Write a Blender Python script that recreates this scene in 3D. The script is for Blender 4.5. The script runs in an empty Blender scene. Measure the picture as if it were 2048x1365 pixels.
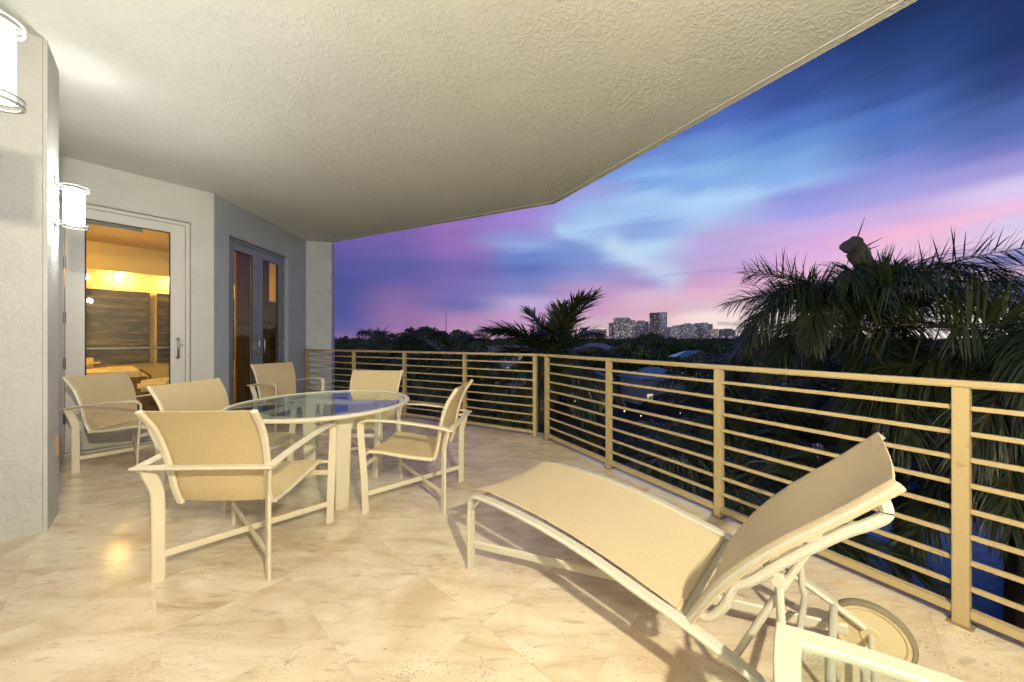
import bpy, bmesh, math, random
from mathutils import Vector, Matrix
random.seed(7)
S = bpy.context.scene
COL = S.collection
R = math.radians
# ------------------------------------------------------------------ camera
cam_d = bpy.data.cameras.new("camera"); cam = bpy.data.objects.new("camera", cam_d); COL.objects.link(cam)
cam.location = (0, 0, 1.27); cam.rotation_euler = (R(90), 0, 0)
cam_d.sensor_width = 36; cam_d.lens = 700 / 2048 * 36; cam_d.shift_y = -2.5 / 2048
cam_d.clip_start = .05; cam_d.clip_end = 20000
S.camera = cam
S.view_settings.view_transform = 'Standard'; S.view_settings.look = 'None'
S.view_settings.exposure = 0.0; S.view_settings.gamma = 1; S.view_settings.use_curve_mapping = False
S.cycles.use_denoising = True
S.cycles.max_bounces = 10; S.cycles.transparent_max_bounces = 24
S.cycles.sample_clamp_indirect = 6

def lin(c):
    return tuple((x / 255 / 12.92 if x / 255 <= .04045 else ((x / 255 + .055) / 1.055) ** 2.4) for x in c)

# ------------------------------------------------------------------ sky (world)
W = bpy.data.worlds.new("World"); S.world = W; W.use_nodes = True
def build_sky():
    nt = W.node_tree; N = nt.nodes; L = nt.links; N.clear()
    def math_(op, a, b=None, c=None, clamp=False):
        n = N.new('ShaderNodeMath'); n.operation = op; n.use_clamp = clamp
        for i, v in enumerate((a, b, c)):
            if v is None: continue
            if isinstance(v, (int, float)): n.inputs[i].default_value = v
            else: L.new(v, n.inputs[i])
        return n.outputs[0]
    tc = N.new('ShaderNodeTexCoord'); sx = N.new('ShaderNodeSeparateXYZ'); L.new(tc.outputs['Generated'], sx.inputs[0])
    az = math_('MULTIPLY', math_('ARCTAN2', sx.outputs[0], sx.outputs[1]), 57.2958)
    el = math_('MULTIPLY', math_('ARCSINE', sx.outputs[2]), 57.2958)
    # drifting cloud warp
    cb = N.new('ShaderNodeCombineXYZ')
    L.new(math_('MULTIPLY', az, .035), cb.inputs[0]); L.new(math_('MULTIPLY_ADD', az, -.03, math_('MULTIPLY', el, .17)), cb.inputs[1])
    nz = N.new('ShaderNodeTexNoise'); nz.inputs['Scale'].default_value = 1.0; nz.inputs['Detail'].default_value = 4; nz.inputs['Roughness'].default_value = .5
    L.new(cb.outputs[0], nz.inputs['Vector'])
    sep = N.new('ShaderNodeSeparateColor'); L.new(nz.outputs['Color'], sep.inputs[0])
    cb2 = N.new('ShaderNodeCombineXYZ')
    L.new(math_('MULTIPLY', az, .045), cb2.inputs[0]); L.new(math_('MULTIPLY_ADD', az, -.03, math_('MULTIPLY', el, .5)), cb2.inputs[1])
    nz2 = N.new('ShaderNodeTexNoise'); nz2.inputs['Scale'].default_value = 1.0; nz2.inputs['Detail'].default_value = 5; nz2.inputs['Roughness'].default_value = .55
    L.new(cb2.outputs[0], nz2.inputs['Vector'])
    streak = math_('SUBTRACT', nz2.outputs[0], .5)
    lowfade = math_('MULTIPLY', math_('ADD', el, .0), .055, clamp=True)
    e2 = math_('ADD', el, math_('MULTIPLY', lowfade, math_('ADD', math_('MULTIPLY', math_('SUBTRACT', sep.outputs[0], .5), 4.0), math_('MULTIPLY', streak, 2.6))))
    a2 = math_('ADD', az, math_('ADD', math_('MULTIPLY', math_('SUBTRACT', sep.outputs[1], .5), 5.0), math_('MULTIPLY', streak, 1.5)))
    fac = math_('MULTIPLY', math_('ADD', e2, 6.0), 1 / 66.0, clamp=True)
    cols = [
     (680, [(678,(122,92,155)),(655,(88,82,150)),(635,(66,74,145)),(600,(66,73,145)),(560,(64,72,142)),(535,(70,74,148)),(490,(96,78,156)),(440,(100,78,160)),(320,(58,66,145)),(120,(28,56,128)),(-300,(12,38,92))]),
     (800, [(678,(172,122,166)),(650,(142,104,158)),(625,(136,98,160)),(590,(118,92,156)),(560,(88,80,155)),(530,(82,82,152)),(480,(108,86,162)),(430,(108,82,165)),(320,(60,72,155)),(120,(28,56,128)),(-300,(12,38,92))]),
     (915, [(678,(186,136,174)),(640,(164,122,170)),(612,(104,98,165)),(570,(112,95,166)),(530,(108,90,166)),(490,(140,98,176)),(455,(140,100,176)),(400,(110,92,180)),(300,(62,84,168)),(120,(28,60,130)),(-300,(12,38,92))]),
     (1050,[(678,(198,154,184)),(640,(188,142,186)),(607,(178,158,204)),(580,(120,120,186)),(560,(106,114,184)),(540,(85,104,180)),(515,(92,120,192)),(490,(128,155,212)),(470,(132,132,204)),(450,(142,118,196)),(425,(146,118,202)),(370,(105,115,200)),(300,(66,100,182)),(120,(28,62,135)),(-300,(12,38,92))]),
     (1180,[(678,(208,178,184)),(650,(200,164,182)),(622,(190,145,186)),(598,(184,138,186)),(575,(176,142,190)),(555,(140,135,196)),(535,(114,130,196)),(505,(110,134,200)),(482,(106,130,200)),(465,(135,160,214)),(450,(152,188,230)),(420,(140,172,222)),(385,(140,150,214)),(350,(100,130,206)),(290,(72,112,192)),(120,(28,64,138)),(-300,(12,38,92))]),
     (1300,[(678,(216,192,196)),(650,(216,176,186)),(625,(210,166,186)),(590,(203,170,198)),(565,(156,136,195)),(545,(158,140,196)),(522,(150,170,215)),(500,(165,200,232)),(470,(130,160,218)),(450,(126,156,216)),(430,(142,182,226)),(400,(148,186,229)),(370,(106,152,216)),(350,(120,166,225)),(320,(86,126,200)),(270,(60,92,175)),(120,(28,62,135)),(-300,(12,38,92))]),
     (1420,[(678,(212,205,200)),(655,(228,212,204)),(632,(238,212,208)),(615,(214,182,194)),(590,(212,166,192)),(560,(196,148,192)),(530,(180,154,205)),(490,(178,156,210)),(460,(164,174,220)),(430,(158,190,232)),(400,(158,196,236)),(372,(106,156,216)),(340,(120,166,222)),(300,(92,138,208)),(250,(60,95,182)),(180,(36,66,145)),(60,(20,52,115)),(-300,(12,38,92))]),
     (1600,[(678,(242,228,222)),(610,(236,208,212)),(560,(226,176,206)),(500,(204,160,212)),(460,(190,160,220)),(430,(146,145,220)),(400,(130,138,212)),(370,(138,170,228)),(330,(115,160,220)),(280,(84,134,206)),(230,(58,104,186)),(180,(36,70,148)),(90,(21,56,120)),(0,(15,48,102)),(-300,(12,38,92))]),
     (1800,[(678,(242,228,222)),(600,(228,204,220)),(545,(190,160,210)),(500,(228,180,214)),(470,(234,172,204)),(430,(192,162,215)),(380,(148,146,215)),(330,(118,128,206)),(280,(72,108,186)),(230,(56,100,182)),(180,(40,76,150)),(90,(24,56,115)),(0,(14,42,92)),(-300,(12,38,92))]),
     (2040,[(678,(242,236,226)),(625,(240,234,226)),(590,(108,114,186)),(565,(84,102,176)),(545,(206,172,205)),(520,(110,116,182)),(492,(222,200,225)),(450,(206,192,228)),(420,(226,178,215)),(380,(206,188,228)),(330,(148,138,206)),(280,(98,108,186)),(230,(64,94,168)),(150,(32,58,118)),(60,(18,48,100)),(-300,(14,38,88))])]
    def ramp(px, stops):
        d = math.hypot(700, px - 1024)
        r = N.new('ShaderNodeValToRGB'); r.color_ramp.interpolation = 'EASE'; cr = r.color_ramp
        st = sorted(((math.degrees(math.atan((680 - y) / d)) + 6) / 66, c) for y, c in stops)
        while len(cr.elements) > 1: cr.elements.remove(cr.elements[-1])
        cr.elements[0].position = st[0][0]; cr.elements[0].color = (*lin(st[0][1]), 1)
        for p, c in st[1:]:
            e = cr.elements.new(min(p, 1)); e.color = (*lin(c), 1)
        L.new(fac, r.inputs[0]); return r.outputs[0]
    prev = None; paz = None
    for px, st in cols:
        a = math.degrees(math.atan((px - 1024) / 700)); rc = ramp(px, st)
        if prev is None: prev = rc
        else:
            mr = N.new('ShaderNodeMapRange'); mr.interpolation_type = 'SMOOTHSTEP'
            mr.inputs[1].default_value = paz; mr.inputs[2].default_value = a; L.new(a2, mr.inputs[0])
            mx = N.new('ShaderNodeMix'); mx.data_type = 'RGBA'; L.new(mr.outputs[0], mx.inputs[0]); L.new(prev, mx.inputs[6]); L.new(rc, mx.inputs[7]); prev = mx.outputs[2]
        paz = a
    # the sky behind the building: pale horizon raised to brighten facades and foliage
    back = ramp(1024, [(700,(235,214,208)),(600,(222,194,204)),(480,(172,172,212)),(340,(115,150,208)),(100,(40,75,145)),(-300,(14,42,98))])
    mr = N.new('ShaderNodeMapRange'); mr.interpolation_type = 'SMOOTHSTEP'; mr.inputs[1].default_value = 75; mr.inputs[2].default_value = 140
    L.new(math_('ABSOLUTE', az), mr.inputs[0])
    mx = N.new('ShaderNodeMix'); mx.data_type = 'RGBA'; L.new(mr.outputs[0], mx.inputs[0]); L.new(prev, mx.inputs[6]); L.new(back, mx.inputs[7]); prev = mx.outputs[2]
    # long bright wisp
    def azel(px, py): return math.degrees(math.atan((px - 1024) / 700)), math.degrees(math.atan((680 - py) / math.hypot(700, px - 1024)))
    def wisp(p, q, w0, w1, col, s, prev):
        (ax, ay), (bx, by) = azel(*p), azel(*q)
        dx, dy = bx - ax, by - ay; l2 = dx * dx + dy * dy
        aw = math_('ADD', az, math_('MULTIPLY', streak, 2.0)); ew = math_('ADD', el, math_('MULTIPLY', streak, 1.2))
        u = math_('SUBTRACT', aw, ax); v = math_('SUBTRACT', ew, ay)
        t = math_('MULTIPLY', math_('ADD', math_('MULTIPLY', u, dx), math_('MULTIPLY', v, dy)), 1 / l2, clamp=True)
        ex = math_('SUBTRACT', u, math_('MULTIPLY', t, dx)); ey = math_('SUBTRACT', v, math_('MULTIPLY', t, dy))
        d2 = math_('ADD', math_('MULTIPLY', ex, ex), math_('MULTIPLY', ey, ey))
        w = math_('ADD', w0, math_('MULTIPLY', t, w1 - w0))
        g = math_('MULTIPLY', math_('POWER', 2.71828, math_('MULTIPLY', math_('DIVIDE', d2, math_('MULTIPLY', w, w)), -1.0)), s)
        m = N.new('ShaderNodeMix'); m.data_type = 'RGBA'; L.new(g, m.inputs[0]); L.new(prev, m.inputs[6]); m.inputs[7].default_value = (*lin(col), 1)
        return m.outputs[2]
    prev = wisp((1120, 458), (1215, 488), .8, 1.6, (165, 200, 234), .6, prev)
    prev = wisp((1180, 440), (1240, 490), 1.6, 1.6, (160, 190, 228), .3, prev)
    prev = wisp((1225, 492), (1345, 553), 1.4, 1.9, (186, 208, 232), .68, prev)
    prev = wisp((1420, 398), (1500, 392), 1.6, 1.6, (165, 200, 238), .5, prev)
    prev = wisp((1330, 550), (1580, 528), .22, .45, (165, 120, 180), .3, prev)
    prev = wisp((1440, 646), (1560, 650), .22, .3, (150, 132, 142), .6, prev)
    prev = wisp((1900, 510), (2060, 500), .3, .6, (125, 125, 188), .35, prev)
    # fine streaks in brightness
    br = math_('ADD', 1.0, math_('MULTIPLY', streak, .22))
    vm = N.new('ShaderNodeVectorMath'); vm.operation = 'SCALE'; L.new(prev, vm.inputs[0]); L.new(br, vm.inputs[3])
    hs = N.new('ShaderNodeHueSaturation'); hs.inputs['Saturation'].default_value = .92; hs.inputs['Value'].default_value = 1.12; L.new(vm.outputs[0], hs.inputs['Color'])
    bg = N.new('ShaderNodeBackground'); bg.inputs['Strength'].default_value = 1.0
    L.new(hs.outputs[0], bg.inputs['Color'])
    out = N.new('ShaderNodeOutputWorld'); L.new(bg.outputs[0], out.inputs[0])
build_sky()

# ------------------------------------------------------------------ materials
def mat(name, col=(.8, .8, .8), rough=.6, metal=0, spec=.5, build=None, emit=None, estr=0):
    m = bpy.data.materials.new(name); m.use_nodes = True
    nt = m.node_tree; b = nt.nodes['Principled BSDF']
    b.inputs['Base Color'].default_value = (*col, 1); b.inputs['Roughness'].default_value = rough
    b.inputs['Metallic'].default_value = metal; b.inputs['Specular IOR Level'].default_value = spec
    if emit: b.inputs['Emission Color'].default_value = (*emit, 1); b.inputs['Emission Strength'].default_value = estr
    if build: build(nt, b)
    return m
class NB:
    """small node helper"""
    def __init__(s, nt): s.nt = nt; s.N = nt.nodes; s.L = nt.links
    def new(s, t, **k):
        n = s.N.new(t)
        for a, v in k.items(): setattr(n, a, v)
        return n
    def link(s, a, b): s.L.new(a, b)
    def coord(s, kind='Object', rnd=False, scale=(1, 1, 1), rot=(0, 0, 0)):
        tc = s.new('ShaderNodeTexCoord'); mp = s.new('ShaderNodeMapping'); mp.inputs['Scale'].default_value = scale; mp.inputs['Rotation'].default_value = rot
        s.link(tc.outputs[kind], mp.inputs[0])
        if rnd:
            oi = s.new('ShaderNodeObjectInfo'); vm = s.new('ShaderNodeVectorMath', operation='SCALE'); vm.inputs[0].default_value = (37.1, 91.7, 53.3)
            s.link(oi.outputs['Random'], vm.inputs[3])
            ad = s.new('ShaderNodeVectorMath', operation='ADD'); s.link(mp.outputs[0], ad.inputs[0]); s.link(vm.outputs[0], ad.inputs[1]); return ad.outputs[0]
        return mp.outputs[0]
    def noise(s, vec, scale, detail=4, rough=.5, dist=0):
        n = s.new('ShaderNodeTexNoise'); n.inputs['Scale'].default_value = scale; n.inputs['Detail'].default_value = detail
        n.inputs['Roughness'].default_value = rough; n.inputs['Distortion'].default_value = dist; s.link(vec, n.inputs['Vector']); return n.outputs[0]
    def ramp(s, fac, stops):
        r = s.new('ShaderNodeValToRGB'); cr = r.color_ramp
        cr.elements[0].position = stops[0][0]; cr.elements[1].position = stops[-1][0]
        def c4(c): return (c, c, c, 1) if isinstance(c, (int, float)) else (*c, 1)
        cr.elements[0].color = c4(stops[0][1]); cr.elements[1].color = c4(stops[-1][1])
        for p, c in stops[1:-1]: e = cr.elements.new(p); e.color = c4(c)
        s.link(fac, r.inputs[0]); return r.outputs[0]
    def mix(s, fac, a, b, mode='MIX'):
        m = s.new('ShaderNodeMix', data_type='RGBA', blend_type=mode)
        for i, v in ((0, fac), (6, a), (7, b)):
            if isinstance(v, (int, float)): m.inputs[i].default_value = v
            elif isinstance(v, tuple): m.inputs[i].default_value = (*v, 1)
            else: s.link(v, m.inputs[i])
        return m.outputs[2]
    def math(s, op, a, b=0.0):
        m = s.new('ShaderNodeMath', operation=op)
        for i, v in ((0, a), (1, b)):
            if isinstance(v, (int, float)): m.inputs[i].default_value = v
            else: s.link(v, m.inputs[i])
        return m.outputs[0]
    def bump(s, bsdf, h, strength, dist):
        b = s.new('ShaderNodeBump'); b.inputs['Strength'].default_value = strength; b.inputs['Distance'].default_value = dist
        s.link(h, b.inputs['Height']); s.link(b.outputs[0], bsdf.inputs['Normal'])

def stucco(nt, b, col=(.63, .635, .62), amt=.5, scale=1.0):
    n = NB(nt); v = n.coord('Object')
    d = n.noise(v, 2.2 * scale, 3, .5)
    big = n.noise(v, 16 * scale, 6, .62, 1.2)
    fine = n.noise(v, 90 * scale, 4, .65)
    vo = n.new('ShaderNodeTexVoronoi', feature='SMOOTH_F1'); vo.inputs['Scale'].default_value = 22 * scale; vo.inputs['Smoothness'].default_value = .6
    w = n.new('ShaderNodeVectorMath', operation='ADD'); n.link(v, w.inputs[0])
    nv = n.new('ShaderNodeTexNoise'); nv.inputs['Scale'].default_value = 9 * scale; n.link(v, nv.inputs['Vector'])
    sc = n.new('ShaderNodeVectorMath', operation='SCALE'); sc.inputs[3].default_value = .14; n.link(nv.outputs['Color'], sc.inputs[0]); n.link(sc.outputs[0], w.inputs[1])
    n.link(w.outputs[0], vo.inputs['Vector'])
    flat = n.ramp(big, [(.40, .0), (.50, .35), (.53, .8), (.75, 1.0)])          # trowelled plateaus with torn edges
    rid = n.noise(v, 5.0 * scale, 5, .6, 1.2)
    rd = n.ramp(n.math('ABSOLUTE', n.math('SUBTRACT', rid, .5)), [(.0, 1.), (.014, 0.)])
    patch = n.ramp(n.noise(v, 2.6 * scale, 4, .6), [(.36, .12), (.62, 1.)])
    lump = n.ramp(n.noise(v, 38 * scale, 4, .6, .4), [(.44, 0.), (.60, 1.)])
    h = n.math('MULTIPLY', patch, n.math('ADD', n.math('MULTIPLY', flat, .35), n.math('MULTIPLY', lump, .55)))
    h = n.math('ADD', h, n.math('MULTIPLY', fine, .30))
    h = n.math('ADD', h, n.math('MULTIPLY', n.math('MULTIPLY', rd, patch), .7))
    n.bump(b, h, amt, .008)
    c = n.mix(n.math('MULTIPLY', d, .5), col, tuple(x * .8 for x in col))
    c = n.mix(n.math('MULTIPLY', flat, .12), c, tuple(min(1, x * 1.15) for x in col))
    n.link(c, b.inputs['Base Color'])
M = {}
M['stucco'] = mat('stucco', rough=.85, spec=.25, build=lambda nt, b: stucco(nt, b))
M['soffit'] = mat('soffit_stucco', rough=.85, spec=.25, build=lambda nt, b: stucco(nt, b, (.71, .72, .68), .5, .8))

def travertine(nt, b):
    n = NB(nt); v = n.coord('Object', True); oi = n.new('ShaderNodeObjectInfo')
    st = n.new('ShaderNodeMapping'); st.inputs['Scale'].default_value = (1, 4.2, 1); st.inputs['Rotation'].default_value = (0, 0, R(20)); n.link(v, st.inputs[0])
    wv = n.noise(st.outputs[0], 1.9, 7, .62, .9)
    wv2 = n.noise(st.outputs[0], 6.5, 6, .6, .5)
    cloud = n.noise(v, 2.6, 5, .55, .4)
    c = n.ramp(wv, [(.25, (.45, .34, .22)), (.39, (.65, .55, .40)), (.55, (.745, .66, .515)), (.75, (.81, .735, .60))])
    c = n.mix(n.math('MULTIPLY', n.ramp(cloud, [(.48, 0.), (.70, 1.)]), .6), c, (.52, .37, .22))
    c = n.mix(n.math('MULTIPLY', n.ramp(wv2, [(.33, 1.), (.43, 0.)]), .45), c, (.38, .31, .23))
    c = n.mix(1.0, c, n.ramp(oi.outputs['Random'], [(0, (.96, .95, .94)), (.5, (1, .985, .965)), (1, (.98, .985, 1.))]), 'MULTIPLY')
    # pits, clustered along the bedding
    pv = n.new('ShaderNodeMapping'); pv.inputs['Scale'].default_value = (1, 2.1, 1); pv.inputs['Rotation'].default_value = (0, 0, R(20)); n.link(v, pv.inputs[0])
    wp = n.new('ShaderNodeTexNoise'); wp.inputs['Scale'].default_value = 26; wp.inputs['Detail'].default_value = 3; n.link(v, wp.inputs['Vector'])
    sc = n.new('ShaderNodeVectorMath', operation='SCALE'); sc.inputs[3].default_value = .045; n.link(wp.outputs['Color'], sc.inputs[0])
    ad = n.new('ShaderNodeVectorMath', operation='ADD'); n.link(pv.outputs[0], ad.inputs[0]); n.link(sc.outputs[0], ad.inputs[1])
    vo = n.new('ShaderNodeTexVoronoi'); vo.inputs['Scale'].default_value = 62; n.link(ad.outputs[0], vo.inputs['Vector'])
    clus = n.noise(v, 5.5, 4, .6)
    thr = n.ramp(clus, [(.42, .02), (.72, .42)])
    pit = n.math('LESS_THAN', vo.outputs[0], thr)
    clus2 = n.noise(v, 13, 4, .7, .8)
    pit2 = n.ramp(clus2, [(.69, 0.), (.72, 1.)])
    pits = n.math('MAXIMUM', n.math('MULTIPLY', pit, .8), pit2)
    c = n.mix(n.math('MULTIPLY', pits, .72), c, (.24, .16, .09))
    n.link(c, b.inputs['Base Color'])
    rg = n.math('ADD', n.math('MULTIPLY', wv2, .16), n.math('ADD', n.math('MULTIPLY', pits, .35), .10))
    n.link(rg, b.inputs['Roughness'])
    n.bump(b, n.math('SUBTRACT', n.math('MULTIPLY', n.noise(v, 12, 3, .5), .06), pits), .35, .0015)
M['travertine'] = mat('travertine', rough=.25, spec=.45, build=travertine)
M['grout'] = mat('grout', (.60, .52, .40), .9, spec=.2)

def painted(nt, b, col, rust=0., var=.1, bump=.12):
    n = NB(nt); v = n.coord('Object', True)
    a = n.noise(v, 9, 4, .6); c = n.mix(n.math('MULTIPLY', a, var * 2), col, tuple(x * .72 for x in col))
    if rust:
        r = n.noise(v, 30, 5, .7, .6); r2 = n.noise(v, 3.3, 2, .5)
        m = n.math('MULTIPLY', n.ramp(r, [(.60, 0.), (.68, 1.)]), n.ramp(r2, [(.48, 0.), (.6, rust)]))
        c = n.mix(m, c, (.22, .09, .03))
        st = n.noise(n.coord('Object', True, (1, 1, .12)), 40, 3, .6)
        c = n.mix(n.math('MULTIPLY', n.ramp(st, [(.5, 0.), (.75, 1.)]), .18 * rust), c, (.34, .22, .11))
    n.link(c, b.inputs['Base Color'])
    n.bump(b, n.noise(v, 130, 3, .5), bump, .0008)
M['rail'] = mat('cream_railing_paint', rough=.42, spec=.4, build=lambda nt, b: painted(nt, b, (.45, .355, .195), .8, .12))
M['frame'] = mat('cream_powder_coat', rough=.38, spec=.45, build=lambda nt, b: painted(nt, b, (.74, .68, .53), 0, .06))
M['pale_frame'] = mat('grey_cream_powder_coat', rough=.38, spec=.45, build=lambda nt, b: painted(nt, b, (.54, .52, .44), 0, .06))
M['alu'] = mat('painted_aluminium', rough=.4, spec=.5, build=lambda nt, b: painted(nt, b, (.62, .62, .61), 0, .06, .05))
M['stucco_pier'] = mat('skylight_tinted_stucco', rough=.85, spec=.25, build=lambda nt, b: stucco(nt, b, (.58, .61, .66), .8))  # cool sky light on the pier put into the colour
M['stucco_shaded'] = mat('shade_tinted_stucco', rough=.85, spec=.25, build=lambda nt, b: stucco(nt, b, (.38, .42, .49), .9))  # same stucco, with blue sky light and shade put into the colour
M['alu_shaded'] = mat('shade_tinted_door_metal', rough=.4, spec=.5, build=lambda nt, b: painted(nt, b, (.15, .18, .25), 0, .06, .05))  # same metal as the single door, darkened and blued for shade
M['chrome'] = mat('brushed_steel', (.30, .30, .31), .3, 1)
M['black'] = mat('black_gasket', (.02, .02, .02), .6)
M['shoe'] = mat('weathered_base_plate', rough=.7, build=lambda nt, b: painted(nt, b, (.30, .21, .12), 1., .3))
M['outlet'] = mat('chipped_terracotta_plate', rough=.8, build=lambda nt, b: painted(nt, b, (.42, .25, .18), .6, .3))

def sling(nt, b, col=(.87, .745, .48)):
    n = NB(nt); v = n.coord('Object', True)
    w1 = n.new('ShaderNodeTexWave', wave_type='BANDS', bands_direction='X'); w1.inputs['Scale'].default_value = 160; n.link(v, w1.inputs['Vector'])
    w2 = n.new('ShaderNodeTexWave', wave_type='BANDS', bands_direction='Y'); w2.inputs['Scale'].default_value = 160; n.link(v, w2.inputs['Vector'])
    sp = n.noise(v, 420, 2, .7); bl = n.noise(v, 7, 3, .5)
    c = n.mix(n.ramp(sp, [(.38, 0.), (.62, 1.)]), tuple(x * .86 for x in col), tuple(min(1, x * 1.1) for x in col))
    c = n.mix(n.math('MULTIPLY', bl, .25), c, tuple(x * .75 for x in col))
    n.link(c, b.inputs['Base Color'])
    n.bump(b, n.math('ADD', n.math('ADD', w1.outputs[0], w2.outputs[0]), sp), .25, .0006)
    tl = n.new('ShaderNodeBsdfTranslucent'); n.link(c, tl.inputs[0]); ms = n.new('ShaderNodeMixShader'); ms.inputs[0].default_value = .40
    n.link(b.outputs[0], ms.inputs[1]); n.link(tl.outputs[0], ms.inputs[2]); n.link(ms.outputs[0], nt.nodes['Material Output'].inputs[0])
M['lounge_sling'] = mat('lounger_sling_fabric', rough=.75, spec=.3, build=lambda nt, b: sling(nt, b, (.85, .75, .55)))
M['sling'] = mat('sling_fabric', rough=.75, spec=.3, build=sling)

def glass_mat(name, tint, rough=0.0, boost=1.0):
    m = bpy.data.materials.new(name); m.use_nodes = True; nt = m.node_tree; nt.nodes.clear(); n = NB(nt)
    tr = n.new('ShaderNodeBsdfTransparent'); tr.inputs[0].default_value = (*tint, 1)
    gl = n.new('ShaderNodeBsdfGlossy'); gl.inputs['Roughness'].default_value = rough; gl.inputs[0].default_value = (1, 1, 1, 1)
    fr = n.new('ShaderNodeFresnel'); ge = n.new('ShaderNodeNewGeometry'); n.link(n.math('SUBTRACT', 1.45, n.math('MULTIPLY', ge.outputs['Backfacing'], 1.45 - 1 / 1.45)), fr.inputs['IOR'])
    mx = n.new('ShaderNodeMixShader'); n.link(n.math('MINIMUM', n.math('MULTIPLY', fr.outputs[0], boost), 1.), mx.inputs[0]); n.link(tr.outputs[0], mx.inputs[1]); n.link(gl.outputs[0], mx.inputs[2])
    o = n.new('ShaderNodeOutputMaterial'); n.link(mx.outputs[0], o.inputs[0]); return m
M['door_glass'] = glass_mat('door_glass', (.93, .95, .93))
M['door_glass_dark'] = glass_mat('tinted_door_glass', (.84, .84, .80), 0, .45)
M['table_glass'] = glass_mat('table_glass', (.90, .96, .95), 0, 1.0)
def frosted(name, col, st):
    m = bpy.data.materials.new(name); m.use_nodes = True; nt = m.node_tree; nt.nodes.clear(); n = NB(nt)
    tr = n.new('ShaderNodeBsdfTransparent'); em = n.new('ShaderNodeEmission'); em.inputs[0].default_value = (*col, 1); em.inputs[1].default_value = st
    mx = n.new('ShaderNodeMixShader'); mx.inputs[0].default_value = .5; n.link(tr.outputs[0], mx.inputs[1]); n.link(em.outputs[0], mx.inputs[2])
    o = n.new('ShaderNodeOutputMaterial'); n.link(mx.outputs[0], o.inputs[0]); return m
M['lamp_glass'] = frosted('lit_white_lamp_glass', (1, .97, .90), 3.2)
M['lamp_glass_warm'] = frosted('lit_warm_lamp_glass', (1, .86, .60), 3.2)
M['lamp_in'] = mat('lit_bedroom_lamp_glass', (1, 1, 1), .4, emit=(1, .62, .20), estr=100)
M['lamp_fill'] = mat('amber_fill_glass', (1, 1, 1), .4, emit=(1, .62, .17), estr=170)  # glow of the added lamp that fills the bedroom
M['lamp_metal'] = mat('lamp_silver_metal', (.7, .7, .68), .25, .9)
M['bed_wall'] = mat('bedroom_paint', rough=.8, build=lambda nt, b: painted(nt, b, (.74, .60, .32), 0, .08))
M['bed_ceil'] = mat('bedroom_ceiling_paint', rough=.8, build=lambda nt, b: painted(nt, b, (.80, .62, .30), 0, .05))
M['carpet'] = mat('bedroom_carpet', rough=.95, build=lambda nt, b: painted(nt, b, (.22, .15, .09), 0, .3))
M['sheet'] = mat('pale_bedspread', rough=.85, build=lambda nt, b: painted(nt, b, (.78, .66, .42), 0, .08, .3))
M['throw'] = mat('brown_bed_throw', rough=.85, build=lambda nt, b: painted(nt, b, (.16, .10, .045), 0, .4, .5))
M['dark_wood'] = mat('dark_wood', rough=.4, build=lambda nt, b: painted(nt, b, (.07, .04, .02), 0, .4))
def canvas(nt, b):
    n = NB(nt); v = n.coord('Object', True, (.8, .8, 4.5))
    a = n.noise(v, 2.2, 7, .65, 1.0); f = n.noise(n.coord('Object', True, (2, 2, 14)), 3.5, 5, .7)
    c = n.ramp(n.math('ADD', n.math('MULTIPLY', a, .7), n.math('MULTIPLY', f, .3)), [(.38, (.008, .006, .004)), (.5, (.04, .032, .02)), (.6, (.13, .105, .065)), (.7, (.32, .27, .18))])
    n.link(c, b.inputs['Base Color'])
M['canvas'] = mat('streaky_grey_canvas', rough=.35, spec=.5, build=canvas)
def leafy(nt, b, col, var=.5, trans=.15):
    n = NB(nt); v = n.coord('Object'); oi = n.new('ShaderNodeObjectInfo')
    a = n.noise(v, 1.3, 3, .6)
    c = n.mix(a, tuple(x * (1 - var) for x in col), tuple(x * (1 + var) for x in col))
    c = n.mix(1., c, n.ramp(oi.outputs['Random'], [(0, (.6, .75, .6)), (.5, (1, 1, .9)), (1, (1.3, 1.1, .8))]), 'MULTIPLY')
    n.link(c, b.inputs['Base Color'])
M['palm_leaf'] = mat('palm_leaf', rough=.4, spec=.6, build=lambda nt, b: leafy(nt, b, (.046, .068, .028)))
M['leaf'] = mat('tree_leaf', rough=.6, spec=.3, build=lambda nt, b: leafy(nt, b, (.085, .13, .05), .6))
M['leaf_far'] = mat('far_tree_leaf', rough=.7, spec=.2, build=lambda nt, b: leafy(nt, b, (.08, .115, .05), .6))
M['rachis'] = mat('palm_rachis', rough=.6, build=lambda nt, b: painted(nt, b, (.14, .10, .045), 0, .4))
M['bark'] = mat('grey_palm_bark', rough=.9, build=lambda nt, b: painted(nt, b, (.12, .10, .075), 0, .6, 1))
M['fibre'] = mat('dry_palm_fibre', rough=.9, build=lambda nt, b: painted(nt, b, (.15, .125, .105), 0, .6, 1))
M['shaft'] = mat('green_crownshaft', rough=.5, build=lambda nt, b: painted(nt, b, (.10, .13, .05), 0, .3))
M['earth'] = mat('dark_ground', rough=.95, build=lambda nt, b: painted(nt, b, (.03, .035, .02), 0, .6, .2))
def water(nt, b):
    n = NB(nt); v = n.coord('Object'); n.bump(b, n.noise(v, 1.4, 4, .6), .12, .15)
M['water'] = mat('canal_water', (.03, .10, .20), .12, spec=.6, build=water)
M['roof_blue'] = mat('metal_roof', (.30, .50, .60), .35, .4, build=None)
M['roof_grey'] = mat('grey_roof', rough=.7, build=lambda nt, b: painted(nt, b, (.30, .33, .37), 0, .3))
M['house_white'] = mat('white_house_wall', rough=.7, build=lambda nt, b: painted(nt, b, (.40, .40, .38), 0, .1))
M['dark_window'] = mat('dark_window_glass', (.12, .13, .15), .15, spec=.6)
M['lit_window'] = mat('lit_window', (.5, .4, .2), .5, emit=(1, .84, .60), estr=.75)
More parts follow.
